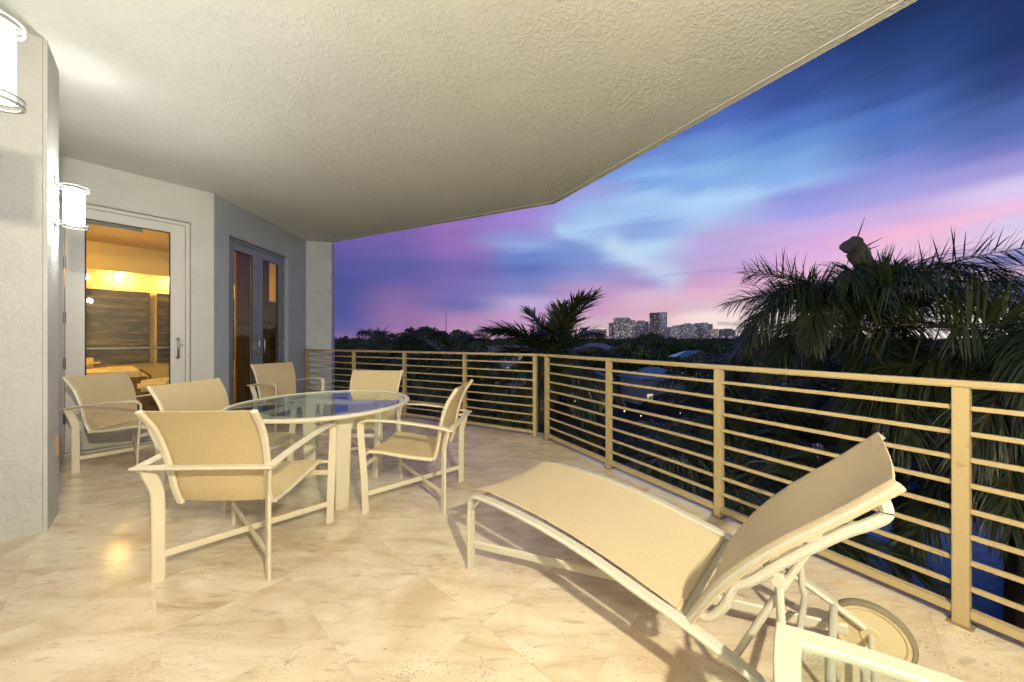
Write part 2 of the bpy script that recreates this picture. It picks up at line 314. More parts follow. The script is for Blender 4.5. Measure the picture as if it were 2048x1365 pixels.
M['bulb'] = mat('glowing_bulb', (1, .8, .5), .4, emit=(1, .62, .28), estr=7)
M['asphalt'] = mat('asphalt', (.05, .05, .05), .9)
CITY = []
for i, c in enumerate([(.72, .70, .68), (.55, .57, .56), (.80, .78, .74), (.28, .27, .28), (.74, .64, .54)]):
    CITY.append(mat('tower_concrete_%s' % 'abcde'[i], rough=.8, build=lambda nt, b, c=c: painted(nt, b, c, 0, .1)))

# ------------------------------------------------------------------ mesh helpers
class MB:
    def __init__(s): s.v = []; s.f = []
    def add(s, vs, fs):
        o = len(s.v); s.v += [tuple(v) for v in vs]; s.f += [tuple(i + o for i in f) for f in fs]; return s
    def box(s, c, d, rz=0.0, axes=None):
        c = Vector(c)
        if axes is None: axes = (Vector((math.cos(rz), math.sin(rz), 0)), Vector((-math.sin(rz), math.cos(rz), 0)), Vector((0, 0, 1)))
        vs = [c + axes[0] * (d[0] / 2 * a) + axes[1] * (d[1] / 2 * b) + axes[2] * (d[2] / 2 * e) for a in (-1, 1) for b in (-1, 1) for e in (-1, 1)]
        return s.add(vs, [(0, 1, 3, 2), (4, 6, 7, 5), (0, 4, 5, 1), (2, 3, 7, 6), (0, 2, 6, 4), (1, 5, 7, 3)])
    def prism(s, poly, z0, z1):
        n = len(poly); vs = [(x, y, z0) for x, y in poly] + [(x, y, z1) for x, y in poly]
        return s.add(vs, [tuple(range(n))[::-1], tuple(range(n, 2 * n))] + [(i, (i + 1) % n, n + (i + 1) % n, n + i) for i in range(n)])
    def ring(s, rings, cap=True, closed=False):
        n = len(rings[0]); m = len(rings); vs = [v for r in rings for v in r]; fs = []
        for i in range(m if closed else m - 1):
            a = i * n; b = ((i + 1) % m) * n
            fs += [(a + j, a + (j + 1) % n, b + (j + 1) % n, b + j) for j in range(n)]
        if cap and not closed: fs += [tuple(range(n))[::-1], tuple((m - 1) * n + j for j in range(n))]
        return s.add(vs, fs)
    def sweep(s, pts, w, t, wide, closed=False, sides=8):
        """ribbon or tube of section w x t; 'wide' is the direction of w (one vector or one per point)"""
        pts = [Vector(p) for p in pts]; n = len(pts); rings = []
        for i, p in enumerate(pts):
            a = pts[(i - 1) % n] if closed or i > 0 else p; b = pts[(i + 1) % n] if closed or i < n - 1 else p
            tan = (b - a).normalized(); wd = Vector(wide[i] if isinstance(wide, list) else wide)
            wd = (wd - tan * wd.dot(tan)).normalized(); th = tan.cross(wd)
            ww = (w[i] if isinstance(w, (list, tuple)) else w) / 2; tt = (t[i] if isinstance(t, (list, tuple)) else t) / 2
            if sides == 8:
                r = min(ww, tt) * .7
                sec = [(ww, -tt + r), (ww, tt - r), (ww - r, tt), (-ww + r, tt), (-ww, tt - r), (-ww, -tt + r), (-ww + r, -tt), (ww - r, -tt)]
            elif sides == 4: sec = [(ww, -tt), (ww, tt), (-ww, tt), (-ww, -tt)]
            else: sec = [(ww * math.cos(2 * math.pi * k / sides), tt * math.sin(2 * math.pi * k / sides)) for k in range(sides)]
            rings.append([p + wd * x + th * y for x, y in sec])
        return s.ring(rings, True, closed)
    def tube(s, pts, r, sides=10, closed=False):
        pts = [Vector(p) for p in pts]; d = (pts[-1] - pts[0]) if not closed else Vector((0, 0, 1))
        wide = Vector((0, 0, 1)) if closed or abs(d.normalized().z) < .9 else Vector((1, 0, 0))
        rr = [x * 2 for x in r] if isinstance(r, (list, tuple)) else r * 2
        return s.sweep(pts, rr, rr, wide, closed, sides)
    def lathe(s, prof, c=(0, 0, 0), n=32, closed=False):
        rings = [[(c[0] + r * math.cos(2 * math.pi * k / n), c[1] + r * math.sin(2 * math.pi * k / n), c[2] + z) for k in range(n)] for r, z in prof]
        return s.ring(rings, not closed, closed)
    def sheet(s, grid, th, nrm=None):
        """grid[i][j] of points -> thin solid"""
        m = len(grid); n = len(grid[0]); G = [[Vector(p) for p in r] for r in grid]; up = []; dn = []
        for i in range(m):
            for j in range(n):
                a = G[min(i + 1, m - 1)][j] - G[max(i - 1, 0)][j]; b = G[i][min(j + 1, n - 1)] - G[i][max(j - 1, 0)]
                k = a.cross(b).normalized() * (th / 2); up.append(G[i][j] + k); dn.append(G[i][j] - k)
        vs = up + dn; o = m * n; fs = []
        for i in range(m - 1):
            for j in range(n - 1):
                q = (i * n + j, (i + 1) * n + j, (i + 1) * n + j + 1, i * n + j + 1); fs.append(q); fs.append(tuple(x + o for x in q[::-1]))
        for i in range(m - 1):
            fs.append((i * n, o + i * n, o + (i + 1) * n, (i + 1) * n)); a = i * n + n - 1; fs.append((a, a + n, o + a + n, o + a))
        for j in range(n - 1):
            fs.append((j, j + 1, o + j + 1, o + j)); a = (m - 1) * n + j; fs.append((a, o + a, o + a + 1, a + 1))
        return s.add(vs, fs)
    def mesh(s, name, m, smooth=True, ang=35, bevel=0):
        me = bpy.data.meshes.new(name); me.from_pydata(s.v, [], s.f)
        if bevel or smooth:
            bm = bmesh.new(); bm.from_mesh(me); bmesh.ops.recalc_face_normals(bm, faces=bm.faces[:])
            if bevel: bmesh.ops.bevel(bm, geom=[e for e in bm.edges if len(e.link_faces) == 2 and e.calc_face_angle(0) > .6], offset=bevel, segments=2, affect='EDGES', clamp_overlap=True)
            bm.to_mesh(me); bm.free()
        if smooth:
            me.polygons.foreach_set('use_smooth', [True] * len(me.polygons)); me.set_sharp_from_angle(angle=R(ang))
        if m: me.materials.append(m)
        return me
def tag(o, label=None, cat=None, group=None, kind=None):
    if label: o['label'] = label
    if cat: o['category'] = cat
    if group: o['group'] = group
    if kind: o['kind'] = kind
    return o
def put(name, me, parent=None, loc=None, rz=None):
    o = bpy.data.objects.new(name, me); COL.objects.link(o)
    if parent is not None: o.parent = parent
    if loc is not None: o.location = loc
    if rz is not None: o.rotation_euler = (0, 0, rz)
    return o
def part(parent, name, mb, m, **k):
    return put(name, mb.mesh(name, m, **k), parent)
def thing(name, label, cat, loc=(0, 0, 0), rz=0, group=None):
    o = bpy.data.objects.new(name, None); COL.objects.link(o); o.location = loc; o.rotation_euler = (0, 0, rz); o.empty_display_size = .1
    return tag(o, label, cat, group)
def copy_tree(o, parent=None):
    c = o.copy(); COL.objects.link(c); c.parent = parent
    for ch in list(KIDS.get(o.name, [])) or [x for x in o.children]: copy_tree(ch, c)
    return c
KIDS = {}
def struct(name, mb, m, label=None, cat=None, parent=None, **k):
    o = put(name, mb.mesh(name, m, **k), parent)
    return tag(o, label, cat, None, 'structure')

# ------------------------------------------------------------------ balcony shell
H_CEIL = 3.25
# railing line
RAIL_L = [(-4.055, 6.93), (-2.84, 6.285), (-1.75, 5.70), (-.694, 5.147), (.303, 4.59)]
RAIL_R = [(.4445, 4.445), (.96, 3.463), (1.485, 2.511), (2.01, 1.565), (2.535, .62), (3.06, -.33)]
# floor slab with edge beyond the rail
floor_poly = [(-9.5, -3.2), (4.80, -3.2), (.50, 4.74), (-3.7, 7.15), (-4.3, 7.15), (-9.5, 7.15)]
fl = struct('floor', MB().prism([(x, y) for x, y in floor_poly], -.35, -.0015), M['grout'], bevel=.004)
def clip(poly, n, d):   # keep points with dot(p,n) <= d
    out = []
    for i in range(len(poly)):
        a, b = poly[i], poly[(i + 1) % len(poly)]
        da = a[0] * n[0] + a[1] * n[1] - d; db = b[0] * n[0] + b[1] * n[1] - d
        if da <= 0: out.append(a)
        if (da < 0 < db) or (db < 0 < da):
            k = da / (da - db); out.append((a[0] + (b[0] - a[0]) * k, a[1] + (b[1] - a[1]) * k))
    return out
def line_out(p, q):    # outward normal (away from the camera side) and offset
    n = Vector((q[1] - p[1], -(q[0] - p[0]))).normalized(); d = n.dot(Vector(p))
    if d < 0: n = -n; d = -d
    return (n.x, n.y), d
cuts = [line_out(RAIL_R[0], RAIL_R[3]), line_out(RAIL_L[1], RAIL_L[4])]
ax = Vector((-.733, .68)); an = Vector((.68, .733)); TS = .493
ti = 0
for ia in range(-9, 20):
    for ik in range(-13, 14):
        a0 = .67 + ia * TS; n0 = .07 + ik * TS; g = .0006
        c = ax * (a0 + TS / 2) + an * (n0 + TS / 2)
        if not (-5.9 < c.x < 4.2 and -1.1 < c.y < 7.7): continue
        poly = [tuple(ax * (a0 + u) + an * (n0 + w)) for u, w in ((g, g), (TS - g, g), (TS - g, TS - g), (g, TS - g))]
        for n, d in cuts: poly = clip(poly, n, d + .045) if poly else poly
        if len(poly) < 3: continue
        area = abs(sum(poly[i][0] * poly[(i + 1) % len(poly)][1] - poly[(i + 1) % len(poly)][0] * poly[i][1] for i in range(len(poly)))) / 2
        if area < .004: continue
        loc = (poly[0][0], poly[0][1])
        lift = random.uniform(-.0003, .0003)
        mb = MB().prism([(x - c.x, y - c.y) for x, y in poly], -.012, lift)
        put('tile', mb.mesh('tile', M['travertine'], smooth=False, bevel=.0004), fl, (c.x, c.y, 0))
# ceiling slab (soffit of the balcony above)
ceil_poly = [(-9.5, -3.2), (5.355, -3.2), (.626, 5.096), (-3.66, 7.13), (-9.5, 7.13)]
struct('ceiling', MB().prism(ceil_poly, H_CEIL, H_CEIL + .32), M['soffit'])
ed = MB()
def bead(p, q, off):
    p, q = Vector((*p, H_CEIL)), Vector((*q, H_CEIL)); d = (q - p).normalized(); n = Vector((-d.y, d.x, 0))
    if n.dot(p) > 0: n = -n
    ed.sweep([p + n * off, q + n * off], .009, .008, n, sides=4)
bead((5.355, -3.2), (.626, 5.096), .075); bead((.60, 5.02), (-3.66, 7.05), .012)
struct('ceiling_edge_bead', ed, M['soffit'], parent=None)
# walls ------------------------------------------------
P1 = Vector((-4.86, 3.766, 0)); E1 = Vector((.641, .767, 0)); N1 = Vector((-.767, .641, 0))   # N1 points into the bedroom
def W1(t, d, z): return P1 + E1 * t + N1 * d + Vector((0, 0, z))
P2 = Vector((-4.04, 4.747, 0)); E2 = Vector((-.0357, .99936, 0)); N2 = Vector((-.99936, -.0357, 0))
def W2(t, d, z): return P2 + E2 * t + N2 * d + Vector((0, 0, z))
def wall_prism(mb, F, outline, d0, d1):
    n = len(outline); vs = [F(t, d0, z) for t, z in outline] + [F(t, d1, z) for t, z in outline]
    mb.add(vs, [tuple(range(n))[::-1], tuple(range(n, 2 * n))] + [(i, (i + 1) % n, n + (i + 1) % n, n + i) for i in range(n)])
Z0, Z1, DH = -.02, H_CEIL + .02, 2.80
mb = MB(); wall_prism(mb, W1, [(-.25, Z0), (-.02, Z0), (-.02, DH), (1.045, DH), (1.045, Z0), (1.279, Z0), (1.279, Z1), (-.25, Z1)], 0, .22)
struct('wall_beside_glass_door', mb, M['stucco'], smooth=False, bevel=.008)
D2H = 2.775
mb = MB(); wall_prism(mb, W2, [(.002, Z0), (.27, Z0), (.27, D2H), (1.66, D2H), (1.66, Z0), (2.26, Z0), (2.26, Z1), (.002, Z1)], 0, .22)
struct('wall_around_double_door', mb, M['stucco_shaded'], smooth=False, bevel=.008)
mb = MB().prism([(-4.118, 7.0), (-3.68, 7.14), (-3.80, 7.5), (-4.6, 7.5), (-4.6, 7.0)], Z0, Z1)
struct('wall_end_pier', mb, M['stucco_pier'], smooth=False, bevel=.01)
mb = MB().prism([(-3.9, 1.665), (-3.205, 2.195), (-3.07, 2.31), (-3.34, 2.58), (-4.72, 3.50), (-5.08, 3.55), (-5.2, 2.2)], Z0, Z1)
struct('wall_pillar', mb, M['stucco'], smooth=False, bevel=.018)
mb = MB().prism([(-2.05, 1.27), (-.10, -.68), (4.6, -1.62), (4.6, -2.2), (-2.6, -2.2), (-5.2, 1.3), (-5.2, 2.0), (-3.95, 1.62)], Z0, Z1)
struct('wall_behind_camera', mb, M['stucco'], smooth=False, bevel=.01)
# chipped plate low on the pillar side
pl = MB().box((-3.288, 2.532, .50), (.055, .018, .15), R(135))
o = put('junction_plate', pl.mesh('junction_plate', M['outlet'], bevel=.003)); tag(o, 'small rusty brown plate low on the side of the stucco pillar', 'cover plate')

# ------------------------------------------------------------------ bedroom behind the glass
def room():
    def Rm(t, d, z): return W1(t, d, z)
    c = [W1(-2.2, .2, 0), W1(1.26, .2, 0), W2(2.55, .2, 0)]
    a = W1(-2.2, 3.02, 0)
    bk = Vector((-5.85, 7.30, 0))
    t0 = -2.2; tb = (bk - W1(0, 3.02, 0)).dot(E1)
    poly = [(p.x, p.y) for p in (W1(-2.2, .23, 0), W1(1.0, .23, 0), W2(.3, .23, 0), W2(2.6, .25, 0), W1(tb, 3.02, 0), W1(-2.2, 3.02, 0))]
    struct('bedroom_floor', MB().prism(poly, -.1, -.001), M['carpet'], smooth=False)
    struct('bedroom_ceiling', MB().prism(poly, 2.92, 3.0), M['bed_ceil'], smooth=False)
    def wbox(name, p, q, th=.12):
        d = (q - p).normalized(); n = Vector((-d.y, d.x, 0))
        mid = (poly[0][0] + poly[3][0]) / 2 * 1.05, (poly[0][1] + poly[4][1]) / 2
        if n.dot(Vector((mid[0], mid[1], 0)) - p) > 0: n = -n
        struct(name, MB().prism([(v.x, v.y) for v in (p, q, q + n * th, p + n * th)], -.1, 3.0), M['bed_wall'], smooth=False)
    wbox('bedroom_back_wall', W1(-2.2, 3.02, 0), W1(tb, 3.02, 0))
    wbox('bedroom_far_wall', W1(tb, 3.02, 0), W2(2.6, .1, 0))
    wbox('bedroom_side_wall', W1(-2.2, .1, 0), W1(-2.2, 3.02, 0))
    mb = MB(); wall_prism(mb, W1, [(-2.2, -.1), (-.26, -.1), (-.26, 3), (-2.2, 3)], .12, .22)
    struct('bedroom_door_wall', mb, M['bed_wall'], smooth=False)
    # soffit cove over the headboard wall
    mb = MB(); wall_prism(mb, W1, [(-2.19, 2.42), (tb, 2.42), (tb, 2.66), (-2.19, 2.66)], 2.72, 3.015)
    struct('bedroom_cove', mb, M['bed_wall'], smooth=False)
    # pictures
    def px_t(px, d):   # parameter along the back wall for an azimuth
        r = (px - 1024) / 700; o = W1(0, d, 0); return (r * o.y - o.x) / (E1.x - r * E1.y)
    k = 0
    for x0, x1, lab in ((128, 299, 'large streaky grey canvas on the bedroom wall behind the glass door'), (314, 420, 'streaky grey canvas partly hidden by the glass door frame'), (452, 500, 'dark canvas seen through the left leaf of the double door')):
        t0, t1 = px_t(x0, 2.98), px_t(x1, 2.98)
        th = thing('wall_canvas', lab, 'picture', W1((t0 + t1) / 2, 2.99, .86), math.atan2(E1.y, E1.x))
        w = t1 - t0
        part(th, 'canvas', MB().box((0, .0, .63), (w - .03, .030, 1.23)), M['canvas'], bevel=.002)
        fr = MB()
        for cx_, cz, dx, dz in ((0, .005, w, .014), (0, 1.255, w, .014), (-w / 2 + .007, .63, .014, 1.236), (w / 2 - .007, .63, .014, 1.236)): fr.box((cx_, 0, cz), (dx, .045, dz))
        part(th, 'frame', fr, M['dark_wood'], smooth=False)
    # wall lamps washing the wall
    for i, (px, lab) in enumerate(((238, 'lit lamp on the bedroom wall above the large canvas'), (352, 'lit bedroom wall lamp between the two canvases'), (500, 'lit bedroom wall lamp seen through the double door'))):
        t = px_t(px, 2.86); p = W1(t, 2.86, 2.36)
        th = thing('bedroom_lamp', lab, 'wall lamp', p, math.atan2(E1.y, E1.x), 'lit lamps in the bedroom')
        part(th, 'lamp_glass', MB().lathe([(.02, -.10), (.048, -.09), (.05, .0), (.048, .09), (.02, .10)], n=20), M['lamp_in'])
        part(th, 'backplate', MB().box((0, .115, 0), (.10, .02, .16)).box((0, .07, 0), (.02, .09, .02)), M['lamp_metal'], bevel=.002)
    cl_ = thing('added_ceiling_lamp', 'added unseen lamp filling the bedroom with amber light', 'ceiling lamp', W1(-1.0, 1.5, 2.78), 0)  # not visible from the camera, added to light the bedroom
    part(cl_, 'lamp_glass', MB().lathe([(.02, -.06), (.16, -.05), (.18, .0), (.17, .06), (.02, .07)], n=24), M['lamp_fill'])
    part(cl_, 'mount', MB().lathe([(.05, .07), (.06, .14)], n=16), M['lamp_metal'])
    # bed
    bp = W1(.05, 2.05, 0)
    b = thing('bed', 'bed with pale cover and brown throw inside the bedroom', 'bed', bp, math.atan2(E1.y, E1.x))
    part(b, 'mattress', MB().box((-.35, 0, .62), (2.1, 1.75, .40)), M['sheet'], bevel=.09)
    part(b, 'bed_base', MB().box((-.35, 0, .21), (2.06, 1.7, .40)), M['throw'], bevel=.03)
    g = []
    for i in range(15):
        u = -.62 + 1.30 * i / 14; row = []
        for j in range(9):
            v = j / 8; row.append((u, -.885 - .035 * math.sin(i * 2.1) * v - .03 * v, .74 - .62 * v))
        g.append(row)
    part(b, 'throw', MB().sheet(g, .015), M['throw'])
    g = []
    for i in range(13):
        u = -.85 + 1.7 * i / 12; row = []
        for j in range(9):
            v = j / 8; row.append((.715 + .04 * math.sin(i * 2.3) * v + .03 * v, u, .76 - .62 * v))
        g.append(row)
    part(b, 'throw', MB().sheet(g, .015), M['throw'])
    part(b, 'pillow', MB().box((-.9, .55, .90), (.7, .42, .16)), M['sheet'], bevel=.07)
    part(b, 'pillow', MB().box((-.1, .55, .90), (.7, .42, .16)), M['sheet'], bevel=.07)
    n = thing('nightstand', 'dark nightstand beside the bed behind the glass door', 'nightstand', W1(1.25, 2.72, 0), math.atan2(E1.y, E1.x))
    part(n, 'cabinet', MB().box((0, 0, .30), (.5, .42, .52)), M['dark_wood'], bevel=.005)
    part(n, 'drawer', MB().box((0, -.215, .42), (.44, .02, .18)), M['sheet'], bevel=.003)
room()
def wardrobe():
    p = Vector((-5.12, 7.18, 0)); t = thing('wardrobe', 'dark wardrobe in the bedroom seen through the double door', 'wardrobe', p, 0)
    part(t, 'body', MB().box((0, 0, 1.02), (.50, .40, 2.04)), M['dark_wood'], smooth=False, bevel=.004)
    for s in (-1, 1):
        d = part(t, 'door', MB().box((s * .124, -.212, 1.04), (.24, .02, 1.94)), M['throw'], smooth=False, bevel=.003)
        put('handle', MB().tube([(s * .03, -.24, .95), (s * .03, -.24, 1.15)], .008, 8).mesh('handle', M['chrome']), d)
    c = thing('curtain', 'dark brown curtain added to darken the right leaf of the double door', 'curtain', W2(1.36, .42, 0), 0)  # put in to make the right pane dark
    g = []
    for i in range(45):
        u = -.38 + .76 * i / 44; g.append([tuple(E2 * u + N2 * (.035 * math.sin(i * 1.25)) + Vector((0, 0, z))) for z in (.03, .8, 1.6, 2.84)])
    part(c, 'fabric', MB().sheet(g, .004), M['throw'])
    part(c, 'curtain_rod', MB().tube([E2 * -.42 + Vector((0, 0, 2.86)), E2 * .42 + Vector((0, 0, 2.86))], .012, 8), M['chrome'])
    b = thing('bench', 'low bench with a pale cushion inside the double door', 'bench', W2(.62, 1.0, 0), math.atan2(E2.y, E2.x))
    part(b, 'cushion', MB().box((0, 0, .62), (.9, .45, .16)), M['sheet'], bevel=.05); part(b, 'base', MB().box((0, 0, .27), (.86, .41, .52)), M['dark_wood'], smooth=False, bevel=.005)
wardrobe()

# ------------------------------------------------------------------ doors
def leaf(root, F, t0, t1, z0, z1, d, alu, glass, stile=.125, hinge=None, handle=None, bottom=.26, top=.11):
    yaw = None
    def bx(mb, ta, tb, za, zb, dep=.045, dd=0):
        wall_prism(mb, F, [(ta, za), (tb, za), (tb, zb), (ta, zb)], d + dd, d + dd + dep)
    m = MB(); bx(m, t0, t0 + stile, z0, z1); bx(m, t1 - stile, t1, z0, z1)
    bx(m, t0 + stile + .0005, t1 - stile - .0005, z0, z0 + bottom); bx(m, t0 + stile + .0005, t1 - stile - .0005, z1 - top, z1)
    lf = part(root, 'door_leaf', m, alu, smooth=False, bevel=.002)
    g = MB(); bx(g, t0 + stile + .002, t1 - stile - .002, z0 + bottom + .002, z1 - top - .002, .008, .018); put('glass_pane', g.mesh('glass_pane', glass, smooth=False), lf)
    k = MB()
    for ta, tb, za, zb in ((t0 + stile, t0 + stile + .012, z0 + bottom, z1 - top), (t1 - stile - .012, t1 - stile, z0 + bottom, z1 - top), (t0 + stile + .013, t1 - stile - .013, z0 + bottom, z0 + bottom + .012), (t0 + stile + .013, t1 - stile - .013, z1 - top - .012, z1 - top)):
        bx(k, ta, tb, za, zb, .012, .004)
    put('gasket', k.mesh('gasket', M['black'], smooth=False), lf)
    for s, ht in (handle or []):
        pts = [F(ht, d + .0, 1.04), F(ht, d - .05, 1.045), F(ht, d - .065, 1.07), F(ht, d - .065, 1.26), F(ht, d - .05, 1.285), F(ht, d, 1.29)]
        pts = [F(ht + s * (.06 if 0 < i < 5 else 0), 0, 0) * 0 + p for i, p in enumerate(pts)]
        hm = MB().tube([p for p in pts], .011, 10)
        for z in (1.04, 1.29): hm.tube([F(ht, d + .001, z), F(ht, d - .006, z)], .022, 14)
        put('door_handle', hm.mesh('door_handle', M['chrome']), lf)
    return lf
def door_frame(root, F, t0, t1, z1, d, alu, fw=.045, dep=.10):
    m = MB(); wall_prism(m, F, [(t0, .0), (t0 + fw, 0), (t0 + fw, z1 - fw), (t1 - fw, z1 - fw), (t1 - fw, 0), (t1, 0), (t1, z1), (t0, z1)], d, d + dep)
    part(root, 'door_frame', m, alu, smooth=False, bevel=.002)
    s = MB(); wall_prism(s, F, [(t0 + fw, .001), (t1 - fw, .001), (t1 - fw, .022), (t0 + fw, .022)], d - .02, d + dep)
    part(root, 'threshold', s, alu, smooth=False, bevel=.002)
d1 = thing('glass_door', 'tall silver framed single glass door with the lit bedroom behind', 'door')
door_frame(d1, W1, -.015, 1.04, DH - .005, .05, M['alu'], .04)
leaf(d1, W1, .03, .995, .03, DH - .05, .06, M['alu'], M['door_glass'], .135, handle=[(1, .925)])
hg = MB()
for z in (.35, .95, 1.45, 2.05): d = part(d1, 'hinge', MB().tube([W1(.027, .045, z), W1(.027, .045, z + .12)], .011, 8), M['chrome'])
part(d1, 'lock_cylinder', MB().tube([W1(.965, .062, 1.2), W1(.965, .052, 1.2)], .016, 14), M['chrome'])
cl = MB(); wall_prism(cl, W1, [(.17, 2.60), (.62, 2.60), (.62, 2.635), (.17, 2.635)], .12, .16); part(d1, 'door_closer', cl, M['alu_shaded'], smooth=False, bevel=.003)
pb = MB().tube([W1(.17, .13, 1.17), W1(.86, .13, 1.17)], .012, 8); part(d1, 'push_bar', pb, M['chrome'])
d2 = thing('double_door', 'double glass doors with pull handles, frames toned blue grey for shade', 'door')
door_frame(d2, W2, .275, 1.655, D2H - .005, .06, M['alu_shaded'], .045)
leaf(d2, W2, .325, .962, .03, D2H - .055, .07, M['alu_shaded'], M['door_glass_dark'], .115, handle=[(1, .90)])
leaf(d2, W2, .968, 1.605, .03, D2H - .055, .07, M['alu_shaded'], M['door_glass_dark'], .115, handle=[(-1, 1.03)])
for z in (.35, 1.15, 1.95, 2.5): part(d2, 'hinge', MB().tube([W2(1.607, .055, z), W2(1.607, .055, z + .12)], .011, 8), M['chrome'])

# ------------------------------------------------------------------ sconces
def sconce(loc, rz, label, m, watts, col):
    t = thing('wall_sconce', label, 'wall lamp', loc, rz, 'cylinder sconces on the stucco walls')   # local -y faces the wall
    part(t, 'lamp_glass', MB().lathe([(.030, .012), (.050, .014), (.052, .03), (.052, .262), (.050, .276), (.030, .278)], n=28), m)
    for z in (.0, .022, .268, .29):
        part(t, 'disc' if z in (.0, .29) else 'rim_ring', MB().lathe([(.062 if z in (.0, .29) else .065, z - .002), (.072, z - .003), (.072, z + .003), (.062 if z in (.0, .29) else .065, z + .002)], n=36, closed=True), M['lamp_metal'])
    ld = bpy.data.lights.new('bulb', 'POINT'); ld.energy = watts; ld.color = col; ld.shadow_soft_size = .047
    lb = put('bulb', ld, t); lb.location = (0, 0, .145)
    part(t, 'backplate', MB().box((0, -.088, .145), (.10, .018, .30)), M['lamp_metal'], bevel=.003)
    ar = MB()
    for z in (.0, .29): ar.box((0, -.066, z), (.03, .03, .006))
    part(t, 'bracket', ar, M['lamp_metal'], bevel=.001)
    return t
sconce((-1.795, 1.205, 2.095), R(-45), 'bright cylinder sconce cut off by the upper left picture corner', M['lamp_glass'], 84, (1, .985, .92))
sconce((-3.165, 2.53, 2.085), R(-45), 'bright cylinder sconce on the pillar beside the glass door', M['lamp_glass'], 84, (1, .985, .92))
sconce((.85, -.78, 2.095), R(-11), 'warm cylinder sconce on the rear wall facing the lounger and railing', M['lamp_glass_warm'], 1080, (1, .885, .62))

# ------------------------------------------------------------------ railing
def railing(pts, label, ext=None):
    root = thing('balcony_railing', label, 'railing', (pts[0][0], pts[0][1], 0))
    o = Vector((pts[0][0], pts[0][1], 0)); P = [Vector((x, y, 0)) - o for x, y in pts]
    ps = None
    d = (P[-1] - P[0]).normalized(); a = math.atan2(d.y, d.x)
    pm = MB().box((0, 0, .53), (.05, .05, 1.052)).mesh('post', M['rail'], smooth=False, bevel=.003)
    sm = MB().box((0, 0, .004), (.075, .075, .008)).mesh('base_plate', M['shoe'], smooth=False, bevel=.002)
    for p in P:
        q = put('post', pm, root, p, a); put('base_plate', sm, q)
    e0 = P[0] - d * .025; e1 = P[-1] + d * .025
    if ext: e1 = P[-1] + Vector(ext)
    part(root, 'top_rail', MB().box((e0 + e1) / 2 + Vector((0, 0, 1.072)), ((e1 - e0).length + .02, .062, .032), a), M['rail'], smooth=False, bevel=.006)
    for i in range(len(P) - 1):
        l = (P[i + 1] - P[i]).length - .05; c = (P[i] + P[i + 1]) / 2; aa = math.atan2((P[i + 1] - P[i]).y, (P[i + 1] - P[i]).x)
        bm = MB().box((0, 0, 0), (l, .02, .020)).mesh('bar', M['rail'], smooth=False, bevel=.002)
        for k in range(8): put('bar', bm, root, c + Vector((0, 0, .172 + .1136 * k)), aa)
        bt = MB().box((0, 0, 0), (l, .042, .036)).mesh('bottom_rail', M['rail'], smooth=False, bevel=.003)
        put('bottom_rail', bt, root, c + Vector((0, 0, .062)), aa)
    return root
railing(RAIL_L, 'cream railing section from the far pier to the middle corner')
railing(RAIL_R, 'cream railing section along the right behind the lounger')
o = put('corner_rail', MB().box((.3737, 4.5175, 1.072), (.135, .060, .0315), math.atan2(-.145, .1415)).mesh('corner_rail', M['rail'], smooth=False, bevel=.005))
tag(o, 'short cream rail piece joining the two railing sections at the corner', 'rail piece')

